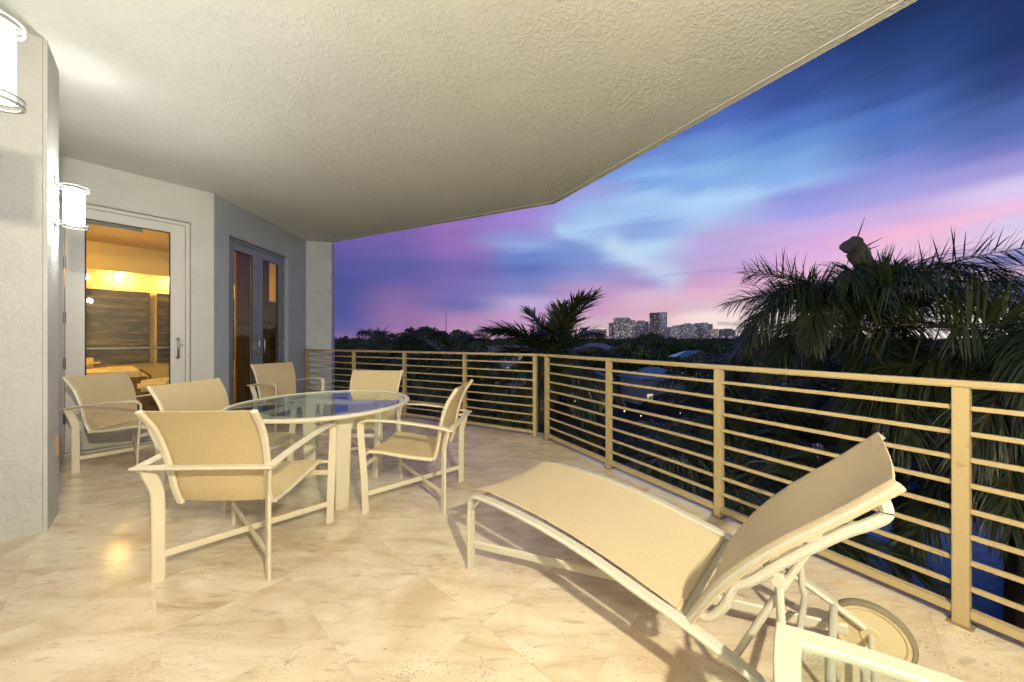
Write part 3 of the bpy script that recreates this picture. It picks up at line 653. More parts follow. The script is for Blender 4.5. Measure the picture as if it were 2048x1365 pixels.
# ------------------------------------------------------------------ dining chairs
def curve(pts, n=6):
    """Catmull-Rom through the points"""
    P = [Vector(p) for p in pts]; out = []
    for i in range(len(P) - 1):
        p0 = P[max(i - 1, 0)]; p1 = P[i]; p2 = P[i + 1]; p3 = P[min(i + 2, len(P) - 1)]
        for k in range(n):
            t = k / n; out.append(.5 * ((2 * p1) + (p2 - p0) * t + (2 * p0 - 5 * p1 + 4 * p2 - p3) * t * t + (3 * p1 - p0 - 3 * p2 + p3) * t ** 3))
    return out + [P[-1]]
BACK = [(-.205, .375), (-.232, .45), (-.250, .55), (-.272, .67), (-.318, .80), (-.392, .912)]   # y,z of the sling line
SEAT = [(.302, .418), (.292, .432), (.262, .440), (.16, .432), (.02, .412), (-.11, .398), (-.212, .392)]
def make_chair():
    r = thing('dining_chair', 'x', 'chair')
    dg = Vector((.283 + .329, .301 + .271, 0)).normalized()
    for s in (-1, 1):
        wd = Vector((-s * dg.x, dg.y, 0))
        pts = curve([(s * .312, -.338, .612), (s * .303, -.326, .56), (s * .290, -.308, .49), (s * .284, -.302, .40), (s * .283, -.301, 0)], 4)
        part(r, 'leg', MB().sweep(pts, .055, .016, wd), M['frame'])
        wf = Vector((s * dg.x, dg.y, 0))
        pts = curve([(s * .332, .262, .672), (s * .333, .292, .662), (s * .334, .308, .635), (s * .333, .300, .50), (s * .331, .283, .28), (s * .328, .271, 0)], 5)
        part(r, 'leg', MB().sweep(pts, [.05] * len(pts), .016, wf), M['frame'])
        pts = curve([(s * .327, -.352, .622), (s * .331, -.15, .652), (s * .334, .08, .676), (s * .333, .272, .679)], 5)
        part(r, 'arm', MB().sweep(pts, .048, .014, Vector((1, 0, 0))), M['frame'])
        n = len(BACK)
        pts = curve([(s * (.240 + (.281 - .240) * (z - .375) / .54), y - .012, z) for y, z in BACK], 4)
        part(r, 'back_rail', MB().sweep(pts, .036, .022, Vector((1, 0, 0))), M['frame'])
        sp = curve([(s * .262, y, z - .014) for y, z in SEAT], 4)
        part(r, 'seat_rail', MB().sweep(sp, .024, .022, Vector((1, 0, 0))), M['frame'])
        part(r, 'bolt', MB().tube([(s * .27, .283, .418), (s * .322, .292, .418)], .010, 8), M['frame'])
        part(r, 'bracket', MB().tube([(s * .262, -.262, .60), (s * .300, -.352, .60)], .009, 8), M['frame'])
    part(r, 'back_bar', MB().sweep([(-.351, -.361, .6175), (.351, -.361, .6175)], .05, .0145, Vector((0, 1, 0))), M['frame'])
    part(r, 'front_bar', MB().sweep([(-.325, .283, .345), (.325, .283, .345)], .035, .016, Vector((0, 0, 1))), M['frame'])
    for s in (-1, 1):
        a = Vector((s * .283, -.301, .135)); b = Vector((-s * .328, .271, .135)); d = (b - a).normalized()
        if s == 1: part(r, 'stretcher', MB().sweep([a + d * .02, b - d * .02], .036, .014, Vector((0, 0, 1))), M['frame'])
        else: part(r, 'stretcher', MB().sweep([a + d * .02, b - d * .02], .0355, .0135, Vector((0, 0, 1))), M['frame'])
    bp = curve([(0, y, z) for y, z in BACK], 4); g = []
    for p in bp[1:]:
        w = .240 + (.281 - .240) * (p.z - .375) / .54
        g.append([(w * u, p.y + .006 - .016 * (1 - u * u), p.z) for u in [k / 6 - 1 for k in range(13)]])
    part(r, 'backrest', MB().sheet(g, .004), M['sling'], ang=80)
    sp = curve([(0, y, z) for y, z in SEAT], 4); g = [[(.262 * u, p.y, p.z - .012 * (1 - u * u)) for u in [k / 6 - 1 for k in range(13)]] for p in sp]
    part(r, 'seat', MB().sheet(g, .004), M['sling'], ang=80)
    return r
chair0 = make_chair()
chairs = [
 (-1.585, 2.150, 1.7, 'nearest cream dining chair seen from behind in front of the table'),
 (-.778, 2.876, 85.4, 'yellow lit dining chair in profile on the right of the table'),
 (-3.889, 3.649, -84.3, 'grey beige dining chair in front of the single glass door'),
 (-3.283, 5.135, -116.8, 'dining chair in front of the double door, beyond the table'),
 (-1.579, 3.674, 177.3, 'yellow lit dining chair behind the table against the far railing'),
 (-2.346, 2.915, -95.3, 'dining chair pushed to the left side of the table behind the nearest chair')]
for i, (x, y, th, lab) in enumerate(chairs):
    c = chair0 if i == 0 else copy_tree(chair0)
    c.location = (x, y, 0); c.rotation_euler = (0, 0, R(th)); c['label'] = lab; c['group'] = 'cream sling dining chairs around the glass table'

# ------------------------------------------------------------------ glass table
def table():
    r = thing('dining_table', 'round glass topped dining table with cream metal rim and legs', 'table', (-1.583, 2.955, 0), 0)
    n = 72; Rr = .668; zt = .748
    part(r, 'glass_top', MB().lathe([(.0005, zt - .012), (Rr - .018, zt - .012), (Rr - .018, zt - .004), (.0005, zt - .004)], n=n), M['table_glass'], ang=30)
    part(r, 'rim', MB().lathe([(Rr - .022, zt - .024), (Rr + .016, zt - .024), (Rr + .022, zt - .018), (Rr + .022, zt - .006), (Rr + .014, zt), (Rr - .014, zt), (Rr - .0175, zt - .003), (Rr - .0175, zt - .014), (Rr - .022, zt - .014)], n=n, closed=True), M['frame'])
    for k in range(4):
        a = R(-46 + 90 * k); u = Vector((math.cos(a), math.sin(a), 0)); v = Vector((-u.y, u.x, 0))
        pts = curve([u * .47 + Vector((0, 0, .722)), u * .462 + Vector((0, 0, .62)), u * .452 + Vector((0, 0, .35)), u * .43], 5)
        m = len(pts); ws = [.125 - .03 * (i / (m - 1)) if i > 0 else .14 for i in range(m)]
        lg = part(r, 'leg', MB().sweep(pts, ws, .022, v), M['frame'])
        for s in (-1, 1):     # flared brackets to the rim
            q = curve([u * .468 + v * s * .05 + Vector((0, 0, .60)), u * .475 + v * s * .062 + Vector((0, 0, .66)), u * .50 + v * s * .10 + Vector((0, 0, .705)), u * .545 + v * s * .19 + Vector((0, 0, .7235))], 4)
            put('bracket', MB().sweep(q, .03, .016, u).mesh('bracket', M['frame']), lg)
    for k in range(4):
        a0, a1 = R(-46 + 90 * k), R(44 + 90 * k)
        A = Vector((math.cos(a0), math.sin(a0), 0)) * .455; B = Vector((math.cos(a1), math.sin(a1), 0)) * .455; mid = (A + B) / 2
        q = [A.lerp(B, t) * (1 + .62 * math.sin(math.pi * t) * .35) + Vector((0, 0, .695 - .02 * math.sin(math.pi * t))) for t in [i / 12 for i in range(13)]]
        part(r, 'apron', MB().sweep(q[1:-1], .045, .014, Vector((0, 0, 1))), M['frame'])
table()

# ------------------------------------------------------------------ chaise longue
def lounger():
    ang = R(-43.7)
    r = thing('sun_lounger', 'cream sling sun lounger with raised back and wheels by the railing', 'sun lounger', (-.23, 1.955, 0), ang)
    Wd = .685   # local x = along, y = across towards the railing
    RAIL = [(.085, .416), (.25, .420), (.50, .413), (.745, .388), (.94, .350), (1.12, .316), (1.28, .276), (1.42, .225), (1.57, .150)]
    Z = Vector((0, 0, 1)); Y = Vector((0, 1, 0))
    for i, y in enumerate((0, Wd)):
        pts = curve([(.0, y, 0), (.0, y, .20), (.002, y, .34), (.022, y, .395), (.085, y, .414)] + [(x, y, z) for x, z in RAIL[1:]], 5)
        part(r, 'side_rail', MB().sweep(pts, .048, .022, Y), M['pale_frame'])
        # foot end leg reads separately below the bend
        fl_ = MB().sweep([(.002, y, .0), (.0, y, .30)], .05, .0235, Y); part(r, 'leg', fl_, M['pale_frame'])
        part(r, 'gusset', MB().sweep([(.012, y, .33), (.075, y, .392)], .03, .012, Y), M['pale_frame'])
    part(r, 'foot_bar', MB().tube([(.03, .02, .385), (.03, Wd - .02, .385)], .012), M['pale_frame'])
    part(r, 'mid_bar', MB().tube([(1.10, .02, .300), (1.10, Wd - .02, .300)], .013), M['pale_frame'])
    part(r, 'rear_bar', MB().tube([(1.48, .02, .193), (1.48, Wd - .02, .193)], .013), M['pale_frame'])
    part(r, 'stretcher', MB().sweep([(.01, .01, .130), (1.52, Wd - .05, .140)], .042, .016, Z), M['pale_frame'])
    # wheels
    for y in (-.045, Wd + .012):
        x, z = 1.585, .122
        def ringv(rad, yy): return [(x + rad * math.cos(2 * math.pi * k / 40), yy, z + rad * math.sin(2 * math.pi * k / 40)) for k in range(40)]
        w = part(r, 'wheel', MB().ring([ringv(.004, y - .016), ringv(.03, y - .017), ringv(.034, y - .012), ringv(.092, y - .010), ringv(.098, y - .016), ringv(.108, y - .016), ringv(.108, y + .016), ringv(.098, y + .016), ringv(.03, y + .012), ringv(.004, y + .014)]), M['wheel'])
        put('tyre', MB().ring([ringv(.1085, y - .019), ringv(.119, y - .017), ringv(.1235, y - .008), ringv(.1235, y + .008), ringv(.119, y + .017), ringv(.1085, y + .019)], closed=True).mesh('tyre', M['tyre']), w)
    part(r, 'axle', MB().tube([(1.585, -.03, .122), (1.585, Wd + .02, .122)], .009), M['pale_frame'])
    for (xx, yy, z1) in ((1.47, .42, .19), (1.56, .42, .155)): part(r, 'support_leg', MB().sweep([(xx, yy, .0), (xx, yy, z1)], .020, .020, Y), M['pale_frame'])
    # lying sling
    prof = curve([(-.03, .395), (.0, .418), (.05, .436), (.15, .444), (.40, .430), (.65, .395), (.88, .348), (1.03, .312), (1.09, .288)], 5) if False else [Vector(p) for p in curve([(-.035, 0, .402), (.0, 0, .427), (.06, 0, .441), (.18, 0, .447), (.42, 0, .440), (.66, 0, .418), (.88, 0, .380), (1.03, 0, .346), (1.085, 0, .330)], 5)]
    g = []
    for p in prof: g.append([(p.x, .030 + (Wd - .085) * (u * .5 + .5), p.z - .026 * (1 - u * u)) for u in [k / 8 - 1 for k in range(17)]])
    part(r, 'seat_sling', MB().sheet(g, .005), M['lounge_sling'], ang=80)
    part(r, 'cross_hem', MB().sweep([(1.088, .03, .312), (1.088, Wd - .03, .312)], .03, .012, Z), M['lounge_sling'])
    # raised back
    BK = [(1.118, .325), (1.215, .495), (1.335, .648), (1.49, .808), (1.575, .900), (1.600, .928)]
    bp = curve([(x, 0, z) for x, z in BK], 6); g = []
    for p in bp[:]:
        g.append([(p.x + .012 * (1 - u * u) + .018 * max(0, abs(u) - .93) / .07, -.004 + (Wd - .03) * (u * .5 + .5), p.z - .012 * (1 - u * u) - .018 * max(0, abs(u) - .93) / .07) for u in [-1, -.965, -.93] + [k / 8 - 1 for k in range(1, 16)] + [.93, .965, 1]])
    part(r, 'back_sling', MB().sheet(g, .005), M['lounge_sling'], ang=80)
    for y in (.016, Wd - .054):
        part(r, 'back_rail', MB().sweep([(p.x + .014, y, p.z - .014) for p in bp], .030, .020, Y), M['pale_frame'])
        # adjusting rack: wavy tube below the rail
        off = lambda s_, d_: (BKp(s_).x + d_ * .77, y + (.018 if y > .3 else -.018) * 0, BKp(s_).z - d_ * .63)
        def BKp(s_): return bp[max(0, min(len(bp) - 1, int(s_ * (len(bp) - 1))))]
        rk = curve([off(.07, .020), off(.10, .050), off(.17, .056), off(.24, .038), off(.32, .050), off(.46, .050), off(.58, .048), off(.66, .054), off(.72, .056), off(.755, .044), off(.77, .018)], 5)
        part(r, 'rack', MB().tube(rk, .0145), M['pale_frame'])
        for s_ in (.2, .5): part(r, 'rack_tooth', MB().tube([off(s_, .015), off(s_ + .012, .03), off(s_ + .04, .036)], .009, 8), M['pale_frame'])
        yi = y + (.03 if y < .3 else -.03)
        t0 = Vector(off(.37, .06)); t0.y = yi
        part(r, 'strut', MB().tube([(t0.x - .03, yi, t0.z + .02), (t0.x + .012, yi, t0.z - .03), (1.385, yi, .26), (1.395, yi, .225)], .0115, 10), M['pale_frame'])
        t1 = Vector(off(.47, .065)); t1.y = yi
        part(r, 'strut', MB().tube([(t1.x, yi + (.02 if y < .3 else -.02), t1.z), (1.265, yi, .270)], .010, 10), M['pale_frame'])
        part(r, 'strut_pin', MB().tube([(t0.x + .012, yi - .016, t0.z - .03), (t0.x + .012, yi + .016, t0.z - .03)], .016, 12), M['pale_frame'])
    part(r, 'strut_bar', MB().tube([(1.395, .05, .225), (1.395, Wd - .05, .225)], .011), M['pale_frame'])
M['wheel'] = mat('cream_wheel_plastic', rough=.5, build=lambda nt, b: painted(nt, b, (.60, .52, .33), 0, .12))
M['tyre'] = mat('grey_rubber_tyre', rough=.8, build=lambda nt, b: painted(nt, b, (.22, .19, .13), 0, .3))
lounger()

# ------------------------------------------------------------------ side table
def side_table():
    # corner towards the lounger; u runs right/near, v runs down/near
    C0 = Vector((.722, .958, 0)); u = Vector((.845, -.535, 0)).normalized(); v = Vector((-.535, -.845, 0)).normalized(); L = .52; zt = .50
    r = thing('side_table', 'small cream side table with a glass top in the near right corner', 'side table', (C0.x, C0.y, 0))
    bow = .022
    def edge(a, b, n=12, inset=0):
        a, b = Vector(a), Vector(b); d = (b - a); c = (u + v) * L / 2; out = []
        for i in range(n):
            t = i / n; p = a.lerp(b, t); o = (a + b) / 2 - c; out.append(p + o.normalized() * (bow * 4 * t * (1 - t)))
        return out
    def loop(i):
        c = [u * i + v * i, u * (L - i) + v * i, u * (L - i) + v * (L - i), u * i + v * (L - i)]
        return edge(c[0], c[1]) + edge(c[1], c[2]) + edge(c[2], c[3]) + edge(c[3], c[0])
    rings = []
    for ins, z in ((0, zt - .02), (0, zt - .004), (.003, zt), (.047, zt), (.05, zt - .003), (.05, zt - .02)):
        rings.append([p + Vector((0, 0, z)) for p in loop(ins)])
    part(r, 'rim', MB().ring(rings, closed=True), M['pale_frame'], smooth=False)
    lp = loop(.048)
    part(r, 'glass_top', MB().prism([(p.x, p.y) for p in lp], zt - .016, zt - .008), M['table_glass'], smooth=False)
    for a, b in ((.035, .035), (L - .035, .035), (L - .035, L - .035), (.035, L - .035)):
        p = u * a + v * b; part(r, 'leg', MB().sweep([p * 1 + Vector((0, 0, zt - .021)), p + Vector((0, 0, .25)), p], .042, .018, (u - v)), M['pale_frame'])
side_table()

# ------------------------------------------------------------------ ground and water
GZ = -11.0
struct('ground', MB().add([(-6000, -300, GZ), (6000, -300, GZ), (6000, 9000, GZ), (-6000, 9000, GZ)], [(0, 1, 2, 3)]), M['earth'], smooth=False)
def pond(name, poly): struct(name, MB().prism(poly, GZ - .2, GZ + .06), M['water'], smooth=False)
pond('canal_water', [(8, 9), (19, 11), (40, 24), (46, 44), (24, 38), (9, 22)])
pond('lagoon_water', [(18, 120), (42, 118), (50, 150), (60, 158), (58, 172), (20, 165)])
pond('inlet_water', [(-46, 62), (-22, 58), (-14, 82), (-38, 92)])

# ------------------------------------------------------------------ palms
def frond_mesh(L, p0, bend, seed, nl=46, ll=.62, droop=1.0, lift=.35, wid=.034):
    rnd = random.Random(seed); mb = MB(); N = 16; pts = [Vector((0, 0, 0))]; ang = p0; dirs = []
    yaw = rnd.uniform(-.12, .12)
    for i in range(N):
        s = i / N; ang_i = p0 - bend * (s ** 1.25); d = Vector((math.cos(ang_i) * math.cos(yaw * s), math.cos(ang_i) * math.sin(yaw * s), math.sin(ang_i))); dirs.append(d); pts.append(pts[-1] + d * (L / N))
    dirs.append(dirs[-1])
    mb.sweep(pts, [.055 * (1 - i / N) + .008 for i in range(N + 1)], [.04 * (1 - i / N) + .006 for i in range(N + 1)], Vector((0, 1, 0)), sides=4)
    rv = list(mb.v); rf = list(mb.f); nv = len(rf)
    for side in (-1, 1):
        for k in range(nl):
            s = .16 + .84 * (k + rnd.random() * .5) / nl
            f = s * N; i = min(int(f), N - 1); p = pts[i].lerp(pts[i + 1], f - i); t = dirs[i]
            lat = Vector((-math.sin(yaw), math.cos(yaw), 0)) * side; up = t.cross(lat) * side
            if up.z < 0: up = -up
            sw = R(38) + R(34) * s + rnd.uniform(-.12, .12)
            el = rnd.choice((-.35, .0, .28, .5)) * lift * 2 + rnd.uniform(-.1, .1)
            d = (lat * math.cos(sw) + t * math.sin(sw)); d = (d * math.cos(el) + up * math.sin(el)).normalized()
            ln = ll * (math.sin(math.pi * min(.98, .12 + .80 * s)) ** .6) * rnd.uniform(.85, 1.1)
            w = wid * rnd.uniform(.8, 1.15); q = p.copy(); prev = None; wv = d.cross(up).normalized()
            if rnd.random() < .5: wv = (wv + up * rnd.uniform(-.8, .8)).normalized()
            segs = 4; o = len(mb.v); vs = []
            for j in range(segs + 1):
                ww = w * (.55, 1., .85, .55, .03)[j] / 2
                vs += [q + wv * ww, q - wv * ww]
                d = (d + Vector((0, 0, -1)) * (.16 * droop * (j + .6) * (.7 + .6 * rnd.random()))).normalized(); q = q + d * (ln / segs)
            mb.add(vs, [(2 * j, 2 * j + 1, 2 * j + 3, 2 * j + 2) for j in range(segs)])
    me = bpy.data.meshes.new('frond'); me.from_pydata(mb.v, [], mb.f); me.materials.append(M['palm_leaf']); me.materials.append(M['rachis'])
    me.polygons.foreach_set('material_index', [1 if i < nv else 0 for i in range(len(me.polygons))])
    return me
FR = {}; FRB = {}; FRS = {}
for cls, (p0, bend) in enumerate(((R(76), R(50)), (R(52), R(80)), (R(28), R(80)), (R(2), R(65)), (R(-28), R(45)))):
    FR[cls] = [frond_mesh(2.7, p0 + R(3 * q), bend, 11 * cls + q, nl=90, ll=.80, droop=(.5, .9, 1.1, 1.2, 1.2)[cls], wid=.026) for q in range(3)]
    FRB[cls] = [frond_mesh(2.6, p0 + R(3 * q), bend * 1.25, 211 * cls + q, nl=112, ll=.90, droop=(.6, 1.0, 1.15, 1.1, 1.0)[cls], lift=.45, wid=.019) for q in range(4)]
    FRS[cls] = [frond_mesh(2.7, p0 + R(3 * q), bend * .7, 411 * cls + q, nl=92, ll=.85, droop=.45, lift=.6, wid=.026) for q in range(2)]
FRU = {2: [frond_mesh(2.6, R(20), R(35), 733, nl=64, ll=.80, droop=.15, lift=1.25, wid=.028)], 1: [frond_mesh(2.6, R(42), R(40), 734, nl=64, ll=.80, droop=.15, lift=1.1, wid=.028)]}
FRC = {c: [frond_mesh(2.7, p0, b_, 611 + c, nl=78, ll=1.05, droop=.28, lift=.35, wid=.062)] for c, (p0, b_) in enumerate(((R(72), R(38)), (R(48), R(60)), (R(26), R(60)), (R(2), R(50))))}
def trunk_mesh(h, r0, r1, seed):
    rnd = random.Random(seed); mb = MB(); n = 24; prof = []
    for i in range(n + 1):
        s = i / n; prof.append(((r0 + (r1 - r0) * s) * (1 + .10 * math.sin(s * 3.1) + (.02 if i % 2 else -.015)), -h + h * s))
    mb.lathe(prof, n=14); return mb
def palm(x, y, z, scale, label, n=18, rz=0, r0=.24, seed=1, classes=None, cat='palm tree', group=None, FR=FR, heroes=()):
    t = thing('palm_tree', label, cat, (x, y, GZ), 0, group); h = z - GZ; rnd = random.Random(seed)
    part(t, 'trunk', MB_shift(trunk_mesh(h - .9 * scale, r0, r0 * .62, seed), h - .9 * scale), M['bark'])
    part(t, 'crownshaft', MB().lathe([(r0 * .62, h - .92 * scale), (r0 * .66, h - .7 * scale), (r0 * .5, h - .3 * scale), (r0 * .28, h + .05 * scale), (.03, h + .25 * scale)], n=12), M['shaft'])
    cl = classes or [0] * 2 + [1] * 4 + [2] * 5 + [3] * 4 + [4] * 3
    for k in range(n):
        c = cl[k % len(cl)]; f = put('frond', rnd.choice(FR[c]), t, (0, 0, h - .05 * scale * c), rz + k * 2.39996 + rnd.uniform(-.2, .2))
        s = scale * rnd.uniform(.88, 1.1); f.scale = (s, s, s); f.rotation_euler[0] = rnd.uniform(-.15, .15)
    for c, az_, sc_, st in heroes:
        f = put('frond', st[c][0], t, (0, 0, h), R(az_)); f.scale = (sc_, sc_, sc_)
    return t, h
def MB_shift(mb, dz): mb.v = [(a, b, c + dz) for a, b, c in mb.v]; return mb
# big royal palm right of centre
t, h = palm(6.35, 6.55, 1.75, 1.0, 'big dark royal palm with a dry stub above its crown right of the skyline', n=18, rz=.5, r0=.26, seed=3, classes=[2, 3, 2, 3, 2, 4, 3, 4, 2, 3, 3, 2, 4], FR=FRB, heroes=((1, -8, 1.15, FRB), (1, 168, .78, FRU), (1, 22, .85, FRU), (1, -28, .9, FRU), (2, 236, .9, FRU), (2, 262, .85, FRS), (2, 172, .85, FRS), (2, 200, .9, FRS), (2, 215, .9, FRB), (1, 150, .7, FRB), (1, 250, .8, FRB), (1, 275, .75, FRB), (2, 190, 1.0, FRB), (1, 60, .9, FRB), (2, -30, 1.1, FRB), (1, 225, .85, FRB), (1, 120, .8, FRS), (2, 20, 1.0, FRS)))
rs = random.Random(4); h -= .2
def rough(mb, a):
    mb.v = [(x + rs.uniform(-a, a), y + rs.uniform(-a, a), z + rs.uniform(-a, a)) for x, y, z in mb.v]; return mb
part(t, 'dry_stub', rough(MB().tube(curve([(.42, 0, h + .45), (.36, 0, h + .80), (.24, -.02, h + 1.10), (.06, -.03, h + 1.36)], 5), [.13] * 5 + [.15] * 11, 14), .012), M['fibre'], ang=20)
cap = MB()
cap.sweep(curve([(.14, -.03, h + 1.30), (.08, -.03, h + 1.40), (.0, -.04, h + 1.46), (-.07, -.05, h + 1.50)], 4), [.25 + .009 * k for k in range(13)], [.23 + .008 * k for k in range(13)], Vector((0, 1, 0)), sides=14)
part(t, 'stub_cap', rough(cap, .014), M['fibre'], ang=20)
for k in range(26):
    a = rs.uniform(0, 6.28); z0 = rs.uniform(.5, 1.3); xx = .42 - .30 * max(0, z0 - .7) / .6
    q = Vector((xx + .15 * math.cos(a), .15 * math.sin(a), h + z0)); part(t, 'fibre_strand', MB().tube([q, q + Vector((.05 * math.cos(a), .05 * math.sin(a), -rs.uniform(.12, .3)))], [.012, .004], 5), M['fibre'])
for a, b in (((.04, -.03, h + 1.50), (.22, -.03, h + 2.0)), ((.16, -.03, h + 1.42), (.54, -.05, h + 1.62)), ((.18, -.03, h + 1.36), (.50, -.02, h + 1.48))):
    part(t, 'spike', MB().tube([a, b], [.018, .003], 6), M['fibre'])
palm(7.15, 4.75, 1.15, .98, 'dark palm with stiff upright leaflets at the right picture edge', n=22, rz=2.75, r0=.25, seed=9, classes=[3, 2, 3, 4, 3, 4, 2, 3], FR=FRB, heroes=((2, 175, .95, FRU), (1, 160, .85, FRU), (2, 200, .9, FRU), (2, 215, 1.0, FRB), (2, 230, 1.0, FRB)))
palm(1.05, 8.8, .75, .80, 'mid height palm with two raised fronds beside the skyline', n=24, rz=2.6, r0=.22, seed=5, classes=[2, 3, 2, 3, 3, 4], heroes=((1, 180, .74, FRC), (1, 205, .70, FRC), (1, 155, .70, FRC), (2, 192, .74, FRC), (0, 10, .74, FRC), (0, 70, .66, FRC), (0, -55, .66, FRC), (1, 30, .66, FRC), (0, 140, .58, FRC), (1, 100, .64, FRC), (1, 260, .64, FRC)))
palm(-1.9, 10.6, .60, .85, 'palm just above the railing left of the two frond palm', n=16, rz=1.1, r0=.22, seed=12, classes=[1, 2, 3, 2, 3, 4, 1, 2])
palm(-4.6, 12.4, .65, .95, 'low palm behind the far railing near the pier', n=16, rz=.2, r0=.22, seed=15, classes=[1, 2, 3, 2, 3, 4, 1, 2])
low = [(7.7, 5.3, -.7, 1.05, 'palm crown below the railing directly behind the raised lounger back'),
       (3.6, 5.9, -1.6, 1.0, 'palm crown below the rails behind the lounger foot end'),
       (8.6, 4.6, -.9, 1.05, 'low palm crown at the right edge behind the railing'),
       (1.9, 7.6, -1.5, .95, 'palm crown seen through the rails just right of the railing corner'),
       (-.3, 8.0, -1.3, .95, 'palm crown seen through the rails just left of the railing corner'),
       (-2.6, 9.3, -1.3, .95, 'palm crown seen through the rails behind the yellow far chair'),
       (5.6, 8.6, -.6, 1.05, 'palm below and left of the big royal palm'),
       (9.8, 8.8, -.5, 1.1, 'palm behind the right edge palm'),
       (8.3, 10.5, -.3, 1.05, 'palm filling the gap behind the big royal palm'),
       (-4.8, 9.6, -1.2, .9, 'palm crown seen through the rails beside the end pier')]
for i, (x, y, z, s, lab) in enumerate(low): palm(x, y, z, s, lab, n=18, rz=i * .7, r0=.22, seed=30 + i, classes=[1, 2, 3, 2, 3, 1, 4, 2, 3, 2, 3, 1])

# ------------------------------------------------------------------ broadleaf trees
def crown_mesh(seed, rx=1.0, rz=.75, clumps=46, per=62, leaf=.085, m=None):
    rnd = random.Random(seed); v = []; f = []
    for c in range(clumps):
        while True:
            p = Vector((rnd.uniform(-1, 1), rnd.uniform(-1, 1), rnd.uniform(-.65, 1)))
            if .25 < p.length < 1: break
        p = Vector((p.x * rx, p.y * rx, p.z * rz)) * rnd.uniform(.8, 1.05); cr = rnd.uniform(.17, .32)
        for k in range(per):
            q = Vector((rnd.gauss(0, 1), rnd.gauss(0, 1), rnd.gauss(0, 1))).normalized() * cr * rnd.uniform(.55, 1.05); q.z *= .7
            n = (q.normalized() + Vector((rnd.uniform(-.8, .8), rnd.uniform(-.8, .8), rnd.uniform(-.3, .8)))).normalized()
            a = n.orthogonal().normalized(); b = n.cross(a); th = rnd.uniform(0, 6.28); a, b = a * math.cos(th) + b * math.sin(th), b * math.cos(th) - a * math.sin(th)
            l = leaf * rnd.uniform(.6, 1.3); w = l * .55; o = len(v); cc = p + q
            v += [cc - a * l, cc - b * w, cc + a * l, cc + b * w]; f.append((o, o + 1, o + 2, o + 3))
    me = bpy.data.meshes.new('crown'); me.from_pydata(v, [], f); me.materials.append(m or M['leaf']); return me
CR = [crown_mesh(100 + i, 1.0, (.7, .8, .62, .9, .75)[i]) for i in range(5)]
def tree_trunk(seed):
    rnd = random.Random(seed); mb = MB().tube([(0, 0, 0), (.02, .0, .3), (0, .02, .62)], [.045, .032, .024], 8)
    for k in range(5):
        a = k * 1.26 + rnd.random(); mb.tube([(0, 0, .45 + .03 * k), (math.cos(a) * .18, math.sin(a) * .18, .62), (math.cos(a) * .30, math.sin(a) * .30, .80)], [.018, .012, .005], 6)
    return mb.mesh('trunk', M['bark'])
TR = [tree_trunk(i) for i in range(3)]
def in_view(x, y, m=1.0): return y > 0 and -(.56 * y + m + 3) < x < 1.50 * y + m
def blocked(x, y):
    if 7 < x < 42 and 8 < y < 42 and abs(x - .95 * y) < 12: return True
    if 16 < x < 62 and 84 < y < 176 and .10 < x / y < .5 and y > 100: return True
    if -48 < x < -12 and 56 < y < 94: return True
    for hx, hy, hr in HOUSES_AT:
        if math.hypot(x - hx, y - hy) < hr: return True
        if y < hy and hy - y < 44 and abs(x - hx * y / hy) < 5: return True
    return False
HOUSES_AT = [(-1.5, 95, 9), (15.4, 72, 8), (10.9, 60, 5), (28, 70, 8), (36, 150, 9), (62, 120, 10), (70, 78, 8), (-30, 105, 8), (16, 210, 12), (92, 66, 9)]
rt = random.Random(77); cnt = 0; tries = 0; placed = []
while cnt < 285 and tries < 9000:
    tries += 1
    y = 16 + 330 * rt.random() ** 1.25; x = rt.uniform(-.62 * y - 4, 1.5 * y + 6)
    if blocked(x, y): continue
    sp = 3.2 + y * .03
    if any(abs(x - a) < sp and abs(y - b) < sp for a, b in placed): continue
    placed.append((x, y))
    ht = rt.uniform(8.0, 11.6) if y < 110 else rt.uniform(9.5, 13.6)
    if y < 45: ht = rt.uniform(5.5, 8.5)
    rad = ht * rt.uniform(.40, .56)
    px = 1024 + 700 * x / y
    side = 'behind the left railing section' if px < 1075 else ('between the corner posts and the big royal palm' if px < 1560 else 'behind the big royal palm on the right')
    dist = 'low dark tree close to the building ' if y < 60 else ('mid distance dark tree crown ' if y < 150 else 'small far dark tree crown ')
    o = thing('broadleaf_tree', dist + side, 'tree', (x, y, GZ), rt.uniform(0, 6.28), 'dark broadleaf trees below the skyline')
    tr = put('trunk', TR[cnt % 3], o); tr.scale = (ht, ht, ht)
    c = put('crown', CR[cnt % 5], o, (0, 0, ht - rad * .72)); c.scale = (rad, rad, rad * rt.uniform(.85, 1.1)); cnt += 1
# taller round trees on the left skyline
for x, y, top, rad, lab in ((-15.4, 62, 3.5, 4.7, 'tall round tree left of the mast on the tree line'), (-9.4, 60, 2.9, 4.2, 'rounded tree right of the mast on the tree line'),
                       (-12.6, 66, 2.3, 3.6, 'shorter tree between the two round trees by the mast'), (82, 205, 5.2, 9, 'broad dark tree in front of the tallest tower')):
    o = thing('broadleaf_tree', lab, 'tree', (x, y, GZ), 1.0)
    ht = top - GZ; q = put('trunk', TR[0], o); q.scale = (ht, ht, ht); c = put('crown', CR[int(rad) % 5], o, (0, 0, ht - rad * .75)); c.scale = (rad, rad, rad)
